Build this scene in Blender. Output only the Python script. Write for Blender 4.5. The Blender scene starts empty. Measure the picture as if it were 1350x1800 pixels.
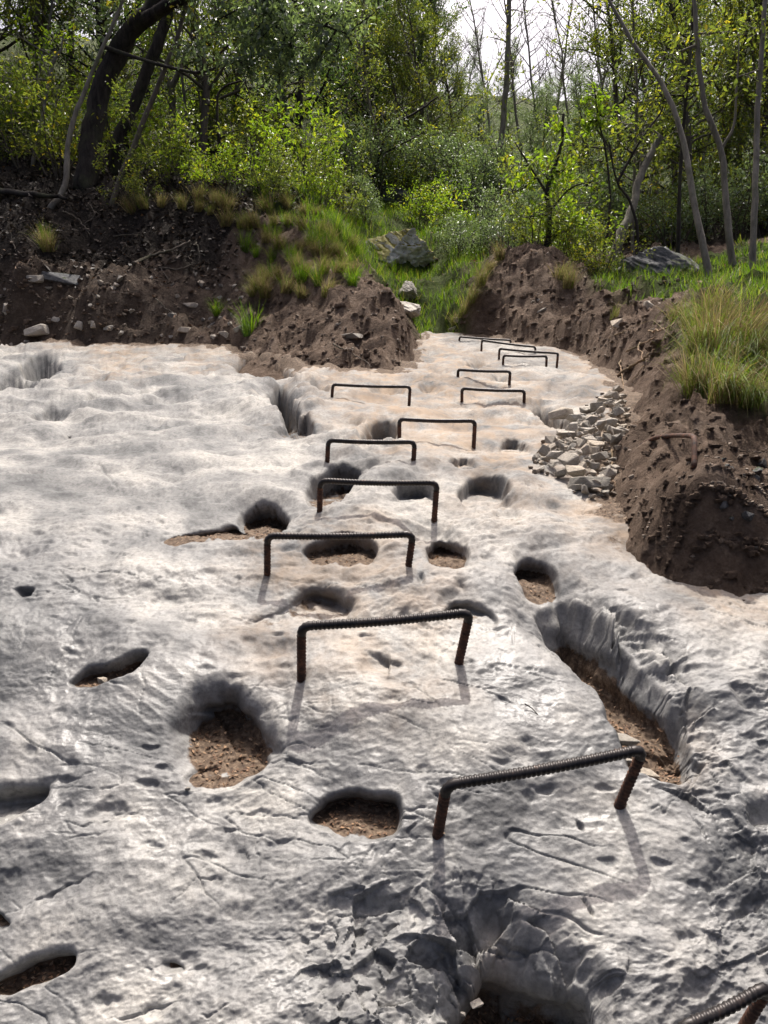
import bpy, bmesh, math, random
import numpy as np
from mathutils import Vector, Matrix

# ------------------------------------------------------------------ camera, sky, sun, exposure
SC = bpy.context.scene
COL = SC.collection
PITCH = math.radians(-5.0)
FOC = 1310.0                      # focal length in pixels of the 1350 x 1800 photograph
CAMZ = 1.55
cam_d = bpy.data.cameras.new("camera")
cam_d.sensor_fit = 'VERTICAL'
cam_d.sensor_height = 36.0
cam_d.lens = 36.0 * FOC / 1800.0
cam_d.clip_start = 0.02
cam_d.clip_end = 2000.0
cam = bpy.data.objects.new("camera", cam_d)
cam.location = (0, 0, CAMZ)
cam.rotation_euler = (math.radians(90) + PITCH, 0, 0)
COL.objects.link(cam)
SC.camera = cam

SUN_EL = math.radians(68.0)
SUN_AZ = math.radians(10.0)       # to the right of straight ahead (+Y)
W = bpy.data.worlds.new("World")
SC.world = W
W.use_nodes = True
wn = W.node_tree
bg = wn.nodes["Background"]
sky = wn.nodes.new("ShaderNodeTexSky")
sky.sky_type = 'NISHITA'
sky.sun_disc = False
sky.sun_elevation = SUN_EL
sky.sun_rotation = SUN_AZ
sky.air_density = 0.35
sky.dust_density = 8.0
sky.ozone_density = 1.0
wn.links.new(sky.outputs[0], bg.inputs[0])
bg.inputs[1].default_value = 0.15
sd = bpy.data.lights.new("sun", 'SUN')
sd.energy = 3.2
sd.angle = math.radians(0.6)
sd.color = (1.0, 0.955, 0.88)
so = bpy.data.objects.new("sun", sd)
sdir = Vector((math.sin(SUN_AZ) * math.cos(SUN_EL), math.cos(SUN_AZ) * math.cos(SUN_EL), math.sin(SUN_EL)))
so.rotation_euler = (-sdir).to_track_quat('-Z', 'Y').to_euler()
COL.objects.link(so)
SC.view_settings.view_transform = 'Standard'
SC.view_settings.look = 'None'
SC.view_settings.gamma = 1.0
SC.view_settings.exposure = 0.82
SC.cycles.use_denoising = True
SC.cycles.max_bounces = 6
SC.cycles.transparent_max_bounces = 8
SC.cycles.sample_clamp_indirect = 6.0

rng = np.random.default_rng(7)
R = random.Random(11)

# ------------------------------------------------------------------ noise
def _h(ix, iy, iz=0, s=0):
    h = (ix.astype(np.int64) * 374761393 + iy.astype(np.int64) * 668265263 + np.asarray(iz, dtype=np.int64) * 2147483647 + s * 974634777) & 0xFFFFFFFF
    h = ((h ^ (h >> 13)) * 1274126177) & 0xFFFFFFFF
    h = ((h ^ (h >> 16)) * 2246822519) & 0xFFFFFFFF
    return ((h ^ (h >> 15)) & 0xFFFFFF) / float(0xFFFFFF)

def pn(x, y, s=0):
    """2-D gradient noise, about -1..1"""
    x0 = np.floor(x); y0 = np.floor(y)
    fx = x - x0; fy = y - y0
    ix = x0.astype(np.int64); iy = y0.astype(np.int64)
    def g(dx, dy):
        a = _h(ix + dx, iy + dy, 0, s) * 2 * np.pi
        return np.cos(a) * (fx - dx) + np.sin(a) * (fy - dy)
    u = fx * fx * fx * (fx * (fx * 6 - 15) + 10)
    v = fy * fy * fy * (fy * (fy * 6 - 15) + 10)
    a = g(0, 0); b = g(1, 0); c = g(0, 1); d = g(1, 1)
    return ((a * (1 - u) + b * u) * (1 - v) + (c * (1 - u) + d * u) * v) * 1.5

def fbm(x, y, o=4, s=0, gain=0.5, lac=2.03):
    t = 0; a = 1.0
    for i in range(o):
        t = t + a * pn(x, y, s + i * 7)
        x = x * lac + 3.7; y = y * lac + 9.1
        a *= gain
    return t

def ridged(x, y, o=4, s=0, gain=0.5):
    t = 0; a = 1.0
    for i in range(o):
        t = t + a * (1 - 2 * np.abs(pn(x, y, s + i * 5)))
        x = x * 2.1 + 1.7; y = y * 2.1 + 5.3
        a *= gain
    return t

def worley(x, y, s=0):
    """F1, F2, cell random"""
    x0 = np.floor(x).astype(np.int64); y0 = np.floor(y).astype(np.int64)
    f1 = np.full(x.shape, 9.0); f2 = np.full(x.shape, 9.0); cr = np.zeros(x.shape)
    for dx in (-1, 0, 1):
        for dy in (-1, 0, 1):
            cx = x0 + dx; cy = y0 + dy
            px = cx + _h(cx, cy, 1, s); py = cy + _h(cx, cy, 2, s)
            d = np.hypot(px - x, py - y)
            r = _h(cx, cy, 3, s)
            near = d < f1
            f2 = np.where(near, f1, np.minimum(f2, d))
            cr = np.where(near, r, cr)
            f1 = np.where(near, d, f1)
    return f1, f2, cr

def facets(x, y, s=0):
    """blocky relief: every cell a tilted plane; value about -1..1, and the distance to the cell's border"""
    x0 = np.floor(x).astype(np.int64); y0 = np.floor(y).astype(np.int64)
    f1 = np.full(x.shape, 9.0); f2 = np.full(x.shape, 9.0); h = np.zeros(x.shape)
    for dx in (-1, 0, 1):
        for dy in (-1, 0, 1):
            cx = x0 + dx; cy = y0 + dy
            ex = x - (cx + _h(cx, cy, 1, s)); ey_ = y - (cy + _h(cx, cy, 2, s))
            d = np.maximum(np.abs(ex), np.abs(ey_)) * 0.6 + np.hypot(ex, ey_) * 0.4
            p = (_h(cx, cy, 3, s) - 0.5) + 2.2 * (_h(cx, cy, 4, s) - 0.5) * ex + 2.2 * (_h(cx, cy, 5, s) - 0.5) * ey_
            near = d < f1
            f2 = np.where(near, f1, np.minimum(f2, d)); h = np.where(near, p, h); f1 = np.where(near, d, f1)
    return h, f2 - f1

def sstep(a, b, x):
    t = np.clip((x - a) / (b - a), 0, 1)
    return t * t * (3 - 2 * t)

# ------------------------------------------------------------------ view helpers: a photograph pixel -> a point of the place
CP, SP = math.cos(PITCH), math.sin(PITCH)
def ray(px, py):
    cx = (px - 675.0) / FOC; u = (900.0 - py) / FOC
    return cx, CP - SP * u, SP + CP * u
def P(px, py, d):
    a, b, c = ray(px, py)
    return np.array((a * d, b * d, CAMZ + c * d))

# slope profile of the slab: pixel row against depth, measured on the width of the rungs
_tab = [(2600, 1.02), (2200, 1.17), (1800, 1.38), (1600, 1.52), (1436, 1.68), (1300, 1.83), (1170, 2.0), (998, 2.38), (899, 2.78),
        (818, 3.35), (773, 3.9), (704, 5.0), (674, 5.8), (645, 6.9), (600, 9.0), (585, 10.2), (570, 11.8)]
_pr = np.array([P(675, a, d)[1:] for a, d in _tab])
_PY = np.array([a for a, d in _tab], float)
_yy = np.linspace(-1.0, 14.0, 1500)
_zz = np.interp(_yy, _pr[:, 0], _pr[:, 1])
_zz = np.where(_yy < _pr[0, 0], _pr[0, 1] + (_yy - _pr[0, 0]) * 0.55, _zz)
for _ in range(60):
    _k = np.convolve(np.pad(_zz, 3, mode='reflect', reflect_type='odd'), np.ones(7) / 7, mode='valid'); _zz = _k
_sl = np.gradient(_zz, _yy)
def base(x, y):
    z = np.interp(y, _yy, _zz)
    e = x - (0.55 + 0.16 * y)
    z = z - 0.16 * np.where(e > 0, e * e / (e + 0.5), 0)
    e = -x - (0.7 + 0.2 * y)
    return z - 0.05 * np.where(e > 0, e * e / (e + 0.5), 0)
def slope(y):
    return np.interp(y, _yy, _sl)
def at(px, py):
    """where the ray through a pixel of the photograph meets the slab"""
    a, b, c = ray(px, py)
    t = np.geomspace(0.6, 16, 1500)
    g = CAMZ + c * t - base(a * t, b * t)
    i = np.where(g < 0)[0]
    i = i[0] if len(i) else len(t) - 1
    lo, hi = t[i - 1], t[i]
    for _ in range(30):
        m = 0.5 * (lo + hi)
        if CAMZ + c * m - base(np.array(a * m), np.array(b * m)) < 0: hi = m
        else: lo = m
    return np.array((a * hi, b * hi, CAMZ + c * hi)), hi

def smooth_poly(pts, n=6):
    pts = np.array(pts, float); N = len(pts); out = []
    for i in range(N):
        p0, p1, p2, p3 = pts[i - 1], pts[i], pts[(i + 1) % N], pts[(i + 2) % N]
        for k in range(n):
            t = k / n
            out.append(0.5 * ((2 * p1) + (-p0 + p2) * t + (2 * p0 - 5 * p1 + 4 * p2 - p3) * t * t + (-p0 + 3 * p1 - 3 * p2 + p3) * t ** 3))
    return np.array(out)

def sdist(x, y, poly):
    """signed distance to a closed polygon, positive inside"""
    d = np.full(x.shape, 1e9); ins = np.zeros(x.shape, bool)
    N = len(poly)
    for i in range(N):
        ax, ay = poly[i]; bx, by = poly[(i + 1) % N]
        ex, ey = bx - ax, by - ay
        L = ex * ex + ey * ey + 1e-12
        t = np.clip(((x - ax) * ex + (y - ay) * ey) / L, 0, 1)
        d = np.minimum(d, (x - ax - t * ex) ** 2 + (y - ay - t * ey) ** 2)
        if ay != by:
            c = ((ay > y) != (by > y)) & (x < (bx - ax) * (y - ay) / (by - ay) + ax)
            ins ^= c
    d = np.sqrt(d)
    return np.where(ins, d, -d)

# ------------------------------------------------------------------ objects
def tag(o, label=None, cat=None, group=None, kind=None):
    if label: o["label"] = label
    if cat: o["category"] = cat
    if group: o["group"] = group
    if kind: o["kind"] = kind
    return o
def link(name, mesh, mat=None, parent=None):
    o = bpy.data.objects.new(name, mesh)
    COL.objects.link(o)
    if mat is not None and mesh is not None and len(mesh.materials) == 0: mesh.materials.append(mat)
    if parent is not None: o.parent = parent
    return o
def empty(name, loc, rz=0.0, s=1.0):
    o = bpy.data.objects.new(name, None)
    o.empty_display_size = 0.1
    o.location = loc; o.rotation_euler = (0, 0, rz); o.scale = (s, s, s)
    COL.objects.link(o)
    return o
def mesh_np(name, v, faces, smooth=True, attrs=None):
    """faces: one int array (n,3) or (n,4)"""
    m = bpy.data.meshes.new(name)
    v = np.asarray(v, np.float32); faces = np.asarray(faces, np.int32)
    k = faces.shape[1]
    m.vertices.add(len(v)); m.vertices.foreach_set("co", v.ravel())
    m.loops.add(faces.size); m.loops.foreach_set("vertex_index", faces.ravel())
    m.polygons.add(len(faces))
    m.polygons.foreach_set("loop_start", np.arange(0, faces.size, k, dtype=np.int32))
    m.polygons.foreach_set("loop_total", np.full(len(faces), k, np.int32))
    m.polygons.foreach_set("use_smooth", np.full(len(faces), smooth))
    m.update(calc_edges=True)
    for a, d in (attrs or {}).items():
        at_ = m.attributes.new(a, 'FLOAT', 'POINT')
        at_.data.foreach_set("value", np.asarray(d, np.float32).ravel())
    return m
def grid_faces(nr, nc):
    i = np.arange(nr * nc).reshape(nr, nc)
    return np.stack([i[:-1, :-1], i[:-1, 1:], i[1:, 1:], i[1:, :-1]], -1).reshape(-1, 4)

# ------------------------------------------------------------------ materials
def mat(name, rough=0.8, spec=0.3):
    m = bpy.data.materials.new(name); m.use_nodes = True
    nt = m.node_tree; b = nt.nodes["Principled BSDF"]
    b.inputs["Roughness"].default_value = rough
    b.inputs["Specular IOR Level"].default_value = spec
    return m, nt, b
def nd(nt, typ, **kw):
    n = nt.nodes.new(typ)
    for k, v in kw.items():
        if k.startswith("_"): n.inputs[k[1:]].default_value = v
        else: setattr(n, k, v)
    return n
def noise(nt, co, scale, detail=4, rough=0.55, dist=0.0):
    n = nd(nt, "ShaderNodeTexNoise"); n.inputs["Scale"].default_value = scale
    n.inputs["Detail"].default_value = detail; n.inputs["Roughness"].default_value = rough; n.inputs["Distortion"].default_value = dist
    if co is not None: nt.links.new(co, n.inputs["Vector"])
    return n.outputs["Fac"]
def ramp(nt, fac, stops):
    n = nd(nt, "ShaderNodeValToRGB")
    cr = n.color_ramp
    while len(cr.elements) < len(stops): cr.elements.new(0.5)
    for e, (p, c) in zip(cr.elements, stops):
        e.position = p; e.color = (*c, 1) if len(c) == 3 else c
    nt.links.new(fac, n.inputs[0])
    return n.outputs[0]
def mix(nt, fac, a, b, mode='MIX'):
    n = nd(nt, "ShaderNodeMix", data_type='RGBA', blend_type=mode)
    for s, v in ((n.inputs[0], fac), (n.inputs[6], a), (n.inputs[7], b)):
        if isinstance(v, (int, float)): s.default_value = v
        elif isinstance(v, tuple): s.default_value = (*v, 1)
        else: nt.links.new(v, s)
    return n.outputs[2]
def mth(nt, op, a, b=0.0, clamp=False):
    n = nd(nt, "ShaderNodeMath", operation=op, use_clamp=clamp)
    for s, v in ((n.inputs[0], a), (n.inputs[1], b)):
        if isinstance(v, (int, float)): s.default_value = v
        else: nt.links.new(v, s)
    return n.outputs[0]
def attr(nt, name):
    return nd(nt, "ShaderNodeAttribute", attribute_name=name).outputs["Fac"]
def bump(nt, h, strength, dist, prev=None):
    n = nd(nt, "ShaderNodeBump"); n.inputs["Strength"].default_value = strength; n.inputs["Distance"].default_value = dist
    nt.links.new(h, n.inputs["Height"])
    if prev is not None: nt.links.new(prev, n.inputs["Normal"])
    return n.outputs[0]
def gcoord(nt, sx=1, sy=1, sz=1, rz=0.0, obj=True):
    t = nd(nt, "ShaderNodeTexCoord"); mp = nd(nt, "ShaderNodeMapping")
    nt.links.new(t.outputs["Object"], mp.inputs[0])
    mp.inputs["Scale"].default_value = (sx, sy, sz); mp.inputs["Rotation"].default_value = (0, 0, rz)
    return mp.outputs[0]

# polished limestone of the slab
M_ROCK, nt, b = mat("limestone", 0.5, 0.30)
co = gcoord(nt)
co2 = gcoord(nt, 1.0, 0.75, 0.75, 0.5)
big = noise(nt, co, 1.6, 7, 0.6)
c1 = ramp(nt, big, [(0.36, (0.125, 0.127, 0.128)), (0.48, (0.215, 0.213, 0.208)), (0.60, (0.305, 0.296, 0.278))])
mid = noise(nt, co, 6.5, 10, 0.66)
c1 = mix(nt, 0.9, c1, ramp(nt, mid, [(0.36, (0.46, 0.465, 0.475)), (0.50, (0.88, 0.88, 0.87)), (0.64, (1.14, 1.12, 1.08))]), 'MULTIPLY')
fine = noise(nt, co, 75.0, 8, 0.7)
c1 = mix(nt, 0.9, c1, ramp(nt, fine, [(0.36, (0.68, 0.68, 0.68)), (0.5, (0.96, 0.96, 0.96)), (0.64, (1.15, 1.15, 1.15))]), 'MULTIPLY')
# scattered dark lichen specks and pale scratches
spk = ramp(nt, noise(nt, co, 34.0, 6, 0.65), [(0.60, (0, 0, 0)), (0.68, (1, 1, 1))])
c1 = mix(nt, mth(nt, 'MULTIPLY', spk, 0.55), c1, (0.07, 0.07, 0.068))
st = mth(nt, 'MULTIPLY', attr(nt, "stain"), ramp(nt, noise(nt, co, 6.0, 6, 0.65, 0.5), [(0.36, (0, 0, 0)), (0.62, (1, 1, 1))]))
c1 = mix(nt, mth(nt, 'MULTIPLY', st, 0.85), c1, (0.27, 0.19, 0.12))
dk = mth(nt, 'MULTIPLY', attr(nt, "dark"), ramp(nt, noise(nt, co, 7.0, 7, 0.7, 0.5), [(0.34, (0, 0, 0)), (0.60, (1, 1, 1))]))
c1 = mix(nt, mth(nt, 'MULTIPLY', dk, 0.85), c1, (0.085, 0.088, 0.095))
dirtf = attr(nt, "dirt")
dcol = ramp(nt, noise(nt, co, 60.0, 6, 0.75), [(0.34, (0.03, 0.02, 0.014)), (0.52, (0.095, 0.065, 0.043)), (0.68, (0.20, 0.15, 0.105))])
dmask = ramp(nt, mth(nt, 'ADD', dirtf, mth(nt, 'MULTIPLY', mth(nt, 'SUBTRACT', noise(nt, co, 14.0, 7, 0.65), 0.5), 1.3)), [(0.50, (0, 0, 0)), (0.68, (1, 1, 1))])
c1 = mix(nt, dmask, c1, dcol)
nt.links.new(c1, b.inputs["Base Color"])
rg = ramp(nt, noise(nt, co, 5.0, 8, 0.7), [(0.38, (0.33, 0.33, 0.33)), (0.62, (0.66, 0.66, 0.66))])
rg = mix(nt, attr(nt, "dusty"), rg, (0.85, 0.85, 0.85))
nt.links.new(mix(nt, dmask, rg, (0.9, 0.9, 0.9)), b.inputs["Roughness"])
n1 = bump(nt, noise(nt, co, 130.0, 5, 0.65), 0.30, 0.004)
n2 = bump(nt, noise(nt, co, 24.0, 6, 0.55), 0.26, 0.014, n1)
nt.links.new(n2, b.inputs["Normal"])

# earth of the banks
M_EARTH, nt, b = mat("earth", 0.95, 0.15)
co = gcoord(nt)
e1 = ramp(nt, noise(nt, co, 5.0, 9, 0.72, 0.3), [(0.30, (0.075, 0.052, 0.039)), (0.5, (0.20, 0.143, 0.106)), (0.70, (0.37, 0.285, 0.22))])
e1 = mix(nt, 0.7, e1, ramp(nt, noise(nt, co, 70.0, 6, 0.75), [(0.32, (0.45, 0.43, 0.4)), (0.62, (1.0, 1.0, 1.0))]), 'MULTIPLY')
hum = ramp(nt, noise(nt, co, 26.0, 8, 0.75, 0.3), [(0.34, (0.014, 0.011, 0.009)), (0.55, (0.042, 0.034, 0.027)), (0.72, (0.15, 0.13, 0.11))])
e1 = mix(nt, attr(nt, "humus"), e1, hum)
grn = ramp(nt, noise(nt, co, 12.0, 7, 0.7), [(0.3, (0.03, 0.035, 0.012)), (0.6, (0.07, 0.10, 0.02)), (0.75, (0.12, 0.10, 0.05))])
e1 = mix(nt, attr(nt, "green"), e1, grn)
nt.links.new(e1, b.inputs["Base Color"])
n1 = bump(nt, noise(nt, co, 110.0, 6, 0.8), 1.0, 0.016)
n2 = bump(nt, noise(nt, co, 26.0, 8, 0.75), 1.0, 0.06, n1)
nt.links.new(n2, b.inputs["Normal"])

def stone_mat(name, lo, hi, moss=0.0, mossc=(0.10, 0.12, 0.015)):
    m, nt, b = mat(name, 0.75, 0.3)
    co = gcoord(nt)
    oi = nd(nt, "ShaderNodeObjectInfo")
    ad = nd(nt, "ShaderNodeVectorMath", operation='ADD')
    nt.links.new(co, ad.inputs[0]); nt.links.new(oi.outputs["Location"], ad.inputs[1])
    c = ramp(nt, noise(nt, ad.outputs[0], 9.0, 8, 0.7, 0.5), [(0.3, lo), (0.66, hi)])
    c = mix(nt, 0.6, c, ramp(nt, noise(nt, ad.outputs[0], 60.0, 5, 0.7), [(0.3, (0.55, 0.53, 0.5)), (0.6, (1, 1, 1))]), 'MULTIPLY')
    tint = ramp(nt, oi.outputs["Random"], [(0.0, (0.62, 0.60, 0.56)), (0.5, (0.95, 0.92, 0.88)), (1.0, (1.0, 0.90, 0.78))])
    if moss == 0: c = mix(nt, 1.0, c, tint, 'MULTIPLY')
    else:
        g = nd(nt, "ShaderNodeNewGeometry"); sp = nd(nt, "ShaderNodeSeparateXYZ"); nt.links.new(g.outputs["Normal"], sp.inputs[0])
        f = mth(nt, 'ADD', mth(nt, 'MULTIPLY', sp.outputs["Z"], 0.5), noise(nt, co, 2.2, 6, 0.65))
        f = ramp(nt, f, [(1.0 - moss, (0, 0, 0)), (1.08 - moss, (1, 1, 1))])
        mc = ramp(nt, noise(nt, co, 30.0, 5, 0.7), [(0.3, (mossc[0] * 0.3, mossc[1] * 0.3, mossc[2] * 0.3)), (0.7, mossc)])
        c = mix(nt, f, c, mc)
    nt.links.new(c, b.inputs["Base Color"])
    n1 = bump(nt, noise(nt, ad.outputs[0], 80.0, 5, 0.7), 0.5, 0.006)
    n2 = bump(nt, noise(nt, ad.outputs[0], 18.0, 6, 0.7), 0.6, 0.02, n1)
    nt.links.new(n2, b.inputs["Normal"])
    return m
M_STONE = stone_mat("rubble_stone", (0.30, 0.28, 0.25), (0.58, 0.55, 0.50))
M_BOULDER = stone_mat("boulder_stone", (0.28, 0.28, 0.285), (0.85, 0.84, 0.82), 0.40, (0.20, 0.18, 0.015))
M_BOULDER_D = stone_mat("dark_boulder_stone", (0.03, 0.032, 0.035), (0.17, 0.17, 0.17), 0.12, (0.05, 0.07, 0.015))
M_PALE = stone_mat("pale_stone", (0.30, 0.285, 0.26), (0.56, 0.535, 0.49))

def leaf_mat(name, stops, trans=0.58, rough=0.36, spec=0.6, tcol=(1.3, 1.45, 0.5)):
    m, nt, b = mat(name, rough, spec)
    a = attr(nt, "rnd")
    oi = nd(nt, "ShaderNodeObjectInfo")
    f = mth(nt, 'FRACT', mth(nt, 'ADD', mth(nt, 'MULTIPLY', a, 0.82), mth(nt, 'MULTIPLY', oi.outputs["Random"], 0.16)))
    c = ramp(nt, f, stops)
    nt.links.new(c, b.inputs["Base Color"])
    tr = nd(nt, "ShaderNodeBsdfTranslucent")
    nt.links.new(mix(nt, 1.0, c, tcol, 'MULTIPLY'), tr.inputs[0])
    ms = nd(nt, "ShaderNodeMixShader"); ms.inputs[0].default_value = trans
    nt.links.new(b.outputs[0], ms.inputs[1]); nt.links.new(tr.outputs[0], ms.inputs[2])
    nt.links.new(ms.outputs[0], nt.nodes["Material Output"].inputs[0])
    return m
M_LEAF = leaf_mat("evergreen_leaf", [(0.0, (0.060, 0.078, 0.038)), (0.45, (0.114, 0.138, 0.048)), (0.75, (0.180, 0.192, 0.048)), (0.9, (0.288, 0.252, 0.036)), (1.0, (0.360, 0.228, 0.048))])
M_GRAV = stone_mat("earthy_gravel", (0.10, 0.075, 0.055), (0.34, 0.285, 0.235))
M_LEAF_D = leaf_mat("dark_leaf", [(0.0, (0.046, 0.080, 0.042)), (0.6, (0.084, 0.137, 0.059)), (0.9, (0.137, 0.189, 0.053)), (1.0, (0.273, 0.273, 0.042))], 0.35)
M_LEAF_Y = leaf_mat("fresh_leaf", [(0.0, (0.101, 0.159, 0.025)), (0.5, (0.172, 0.245, 0.031)), (0.85, (0.287, 0.316, 0.036)), (1.0, (0.431, 0.316, 0.043))], 0.55)
M_LEAF_B = leaf_mat("blue_green_leaf", [(0.0, (0.094, 0.122, 0.094)), (0.5, (0.160, 0.208, 0.133)), (0.85, (0.226, 0.282, 0.151)), (1.0, (0.320, 0.320, 0.133))], 0.35, 0.4, 0.6, (1.2, 1.35, 0.6))
M_GRASS = leaf_mat("green_grass", [(0.0, (0.05, 0.09, 0.012)), (0.45, (0.09, 0.16, 0.016)), (0.8, (0.16, 0.22, 0.025)), (0.92, (0.26, 0.22, 0.09)), (1.0, (0.34, 0.27, 0.15))], 0.5, 0.5, 0.35, (1.35, 1.5, 0.5))
M_STRAW = leaf_mat("straw_grass", [(0.0, (0.11, 0.075, 0.045)), (0.35, (0.22, 0.17, 0.10)), (0.58, (0.28, 0.24, 0.13)), (0.64, (0.12, 0.16, 0.025)), (1.0, (0.15, 0.21, 0.03))], 0.4, 0.6, 0.25, (1.1, 1.1, 0.8))
M_CHIP = leaf_mat("dead_leaf", [(0.0, (0.05, 0.03, 0.02)), (0.4, (0.15, 0.085, 0.05)), (0.75, (0.26, 0.16, 0.09)), (1.0, (0.34, 0.27, 0.2))], 0.1, 0.7, 0.3, (1, 1, 1))
M_LITTER = leaf_mat("dark_litter", [(0.0, (0.02, 0.015, 0.011)), (0.6, (0.06, 0.045, 0.035)), (0.9, (0.14, 0.11, 0.085)), (1.0, (0.24, 0.2, 0.16))], 0.05, 0.6, 0.35, (1, 1, 1))

def bark_mat(name, lo, hi, sc=14.0):
    m, nt, b = mat(name, 0.9, 0.2)
    co = gcoord(nt, 1, 1, 0.25)
    c = ramp(nt, noise(nt, co, sc, 8, 0.7, 0.4), [(0.32, lo), (0.66, hi)])
    c = mix(nt, ramp(nt, noise(nt, gcoord(nt), 3.0, 5), [(0.5, (0, 0, 0)), (0.72, (0.6, 0.6, 0.6))]), c, (0.09, 0.10, 0.05))
    nt.links.new(c, b.inputs["Base Color"])
    nt.links.new(bump(nt, noise(nt, co, sc * 2.5, 7, 0.7, 0.5), 0.9, 0.02), b.inputs["Normal"])
    return m
M_BARK_D = bark_mat("dark_bark", (0.012, 0.010, 0.009), (0.055, 0.046, 0.04))
M_BARK_G = bark_mat("grey_bark", (0.10, 0.09, 0.075), (0.27, 0.245, 0.205))
M_BARK_M = bark_mat("brown_bark", (0.05, 0.042, 0.034), (0.15, 0.125, 0.10))

M_IRON, nt, b = mat("dark_iron", 0.42, 0.5)
co = gcoord(nt)
c = ramp(nt, noise(nt, co, 30.0, 7, 0.7), [(0.36, (0.016, 0.014, 0.014)), (0.58, (0.036, 0.031, 0.029)), (0.76, (0.10, 0.055, 0.035))])
nt.links.new(c, b.inputs["Base Color"]); b.inputs["Metallic"].default_value = 0.55
nt.links.new(bump(nt, noise(nt, co, 300.0, 4, 0.7), 0.3, 0.001), b.inputs["Normal"])
M_RUST, nt, b = mat("rusty_iron", 0.8, 0.3)
co = gcoord(nt)
c = ramp(nt, noise(nt, co, 40.0, 7, 0.7), [(0.34, (0.02, 0.014, 0.012)), (0.54, (0.075, 0.035, 0.022)), (0.74, (0.19, 0.085, 0.045))])
nt.links.new(c, b.inputs["Base Color"])
nt.links.new(bump(nt, noise(nt, co, 250.0, 5, 0.7), 0.6, 0.0015), b.inputs["Normal"])
M_ROOT = bark_mat("root_bark", (0.12, 0.075, 0.045), (0.34, 0.24, 0.16), 20.0)

# ------------------------------------------------------------------ the limestone slab with its eroded pockets
_ss = np.concatenate([[0], np.cumsum(np.hypot(np.diff(_yy), np.diff(_zz)))])
def arc(y): return np.interp(y, _yy, _ss)
def wxy(poly):
    return np.array([at(px, py)[0][:2] for px, py in poly])

NR, NC = 950, 800
rows = np.linspace(2350, 586, NR)
Yr = np.interp(-rows, -_PY, _pr[:, 0])
half = 0.575 * Yr + 0.40
cx = np.linspace(-1, 1, NC)
GX = cx[None, :] * half[:, None]
GY = np.repeat(Yr[:, None], NC, 1)
S = arc(GY)
al = np.arctan(slope(GY))
farf = sstep(3.0, 6.0, GY)
warp = 0.25 * fbm(GX * 1.3, S * 1.3, 3, 91)
n = 0.045 * fbm(GX * 0.9, S * 0.9, 2, 5)
lm = sstep(-0.5, 0.5, fbm(GX * 0.8, S * 0.8, 2, 64))
n += (0.020 + 0.020 * farf + 0.008 * lm) * fbm(GX * 2.6 + warp, S * 3.4 - warp, 2, 12)
n += (0.0012 + 0.0055 * lm * lm + 0.004 * farf) * ridged((GX + 0.5 * S) * 6 + warp * 4, (S - 0.3 * GX) * 11, 3, 33)
n += (0.0012 + 0.0022 * lm) * fbm(GX * 22 + warp * 9, S * 30, 3, 51)
n += 0.0040 * fbm(GX * 8 + warp * 3, S * 10, 3, 53) + 0.0022 * ridged(GX * 17 + warp * 8, S * 21 - warp * 6, 3, 57)
n += (0.0006 + 0.0010 * lm) * ridged(GX * 55, S * 75 + warp * 20, 2, 71)
# small solution dimples
f1, f2, cr = worley(GX * 5.5 + warp, S * 7.5, 3)
f1 = f1 + 0.16 * fbm(GX * 14, S * 16, 3, 83)
rad = 0.20 + 0.34 * ((cr * 7.31) % 1)
n -= np.where(cr > 0.86, (0.006 + 0.014 * ((cr * 13.7) % 1)) * (1 - sstep(0.0, rad, f1)), 0)
f1, f2, cr = worley(GX * 14 + warp * 4, S * 18, 9)
n -= np.where(cr > 0.92, 0.006 * (1 - sstep(0.12, 0.34, f1)), 0)

STAIN = np.zeros_like(GX); DIRT = np.zeros_like(GX); DARK = np.zeros_like(GX)
FB6 = fbm(GX * 6, S * 6, 3, 17)
def area(poly, soft):
    w = wxy(poly)
    x0, y0 = w.min(0) - 1.6 * soft; x1, y1 = w.max(0) + 1.6 * soft
    sel = (GX > x0) & (GX < x1) & (GY > y0) & (GY < y1)
    out = np.zeros_like(GX)
    out[sel] = sstep(-soft, soft, sdist(GX[sel], GY[sel], w) + 0.5 * soft * FB6[sel])
    return out

# fissures along the bedding, in swarms that taper out
for sx_, sy_, sd_, dp, wd_ in [(1.9, 9.0, 301, 0.007, 0.026), (3.6, 17.0, 305, 0.0045, 0.036), (8.0, 2.6, 309, 0.004, 0.022)]:
    xr, yr = GX * 0.93 - S * 0.30, S * 0.93 + GX * 0.30
    q = np.abs(pn(xr * sx_ + 0.6 * warp, yr * sy_ + 1.0 * warp, sd_) + 0.12 * pn(xr * sx_ * 6, yr * sy_ * 4, sd_ + 1))
    mk = sstep(0.05, 0.55, fbm(GX * 1.7 + sd_, S * 2.1, 3, sd_ + 2))
    cr_ = (1 - sstep(0.0, wd_ * (1 + 0.6 * farf), q)) * mk
    n -= dp * (1 + farf) * cr_
    DARK = np.maximum(DARK, 0.6 * cr_)
# small chips
f1, f2, cr = worley(GX * 9 + 1.2 * warp, S * 22 + warp * 3, 13)
chip = np.where(cr > 0.90, 1 - sstep(0.05, 0.30, f1 + 0.10 * fbm(GX * 40, S * 60, 2, 14)), 0)
n -= 0.008 * chip; DARK = np.maximum(DARK, 0.5 * chip)
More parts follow.
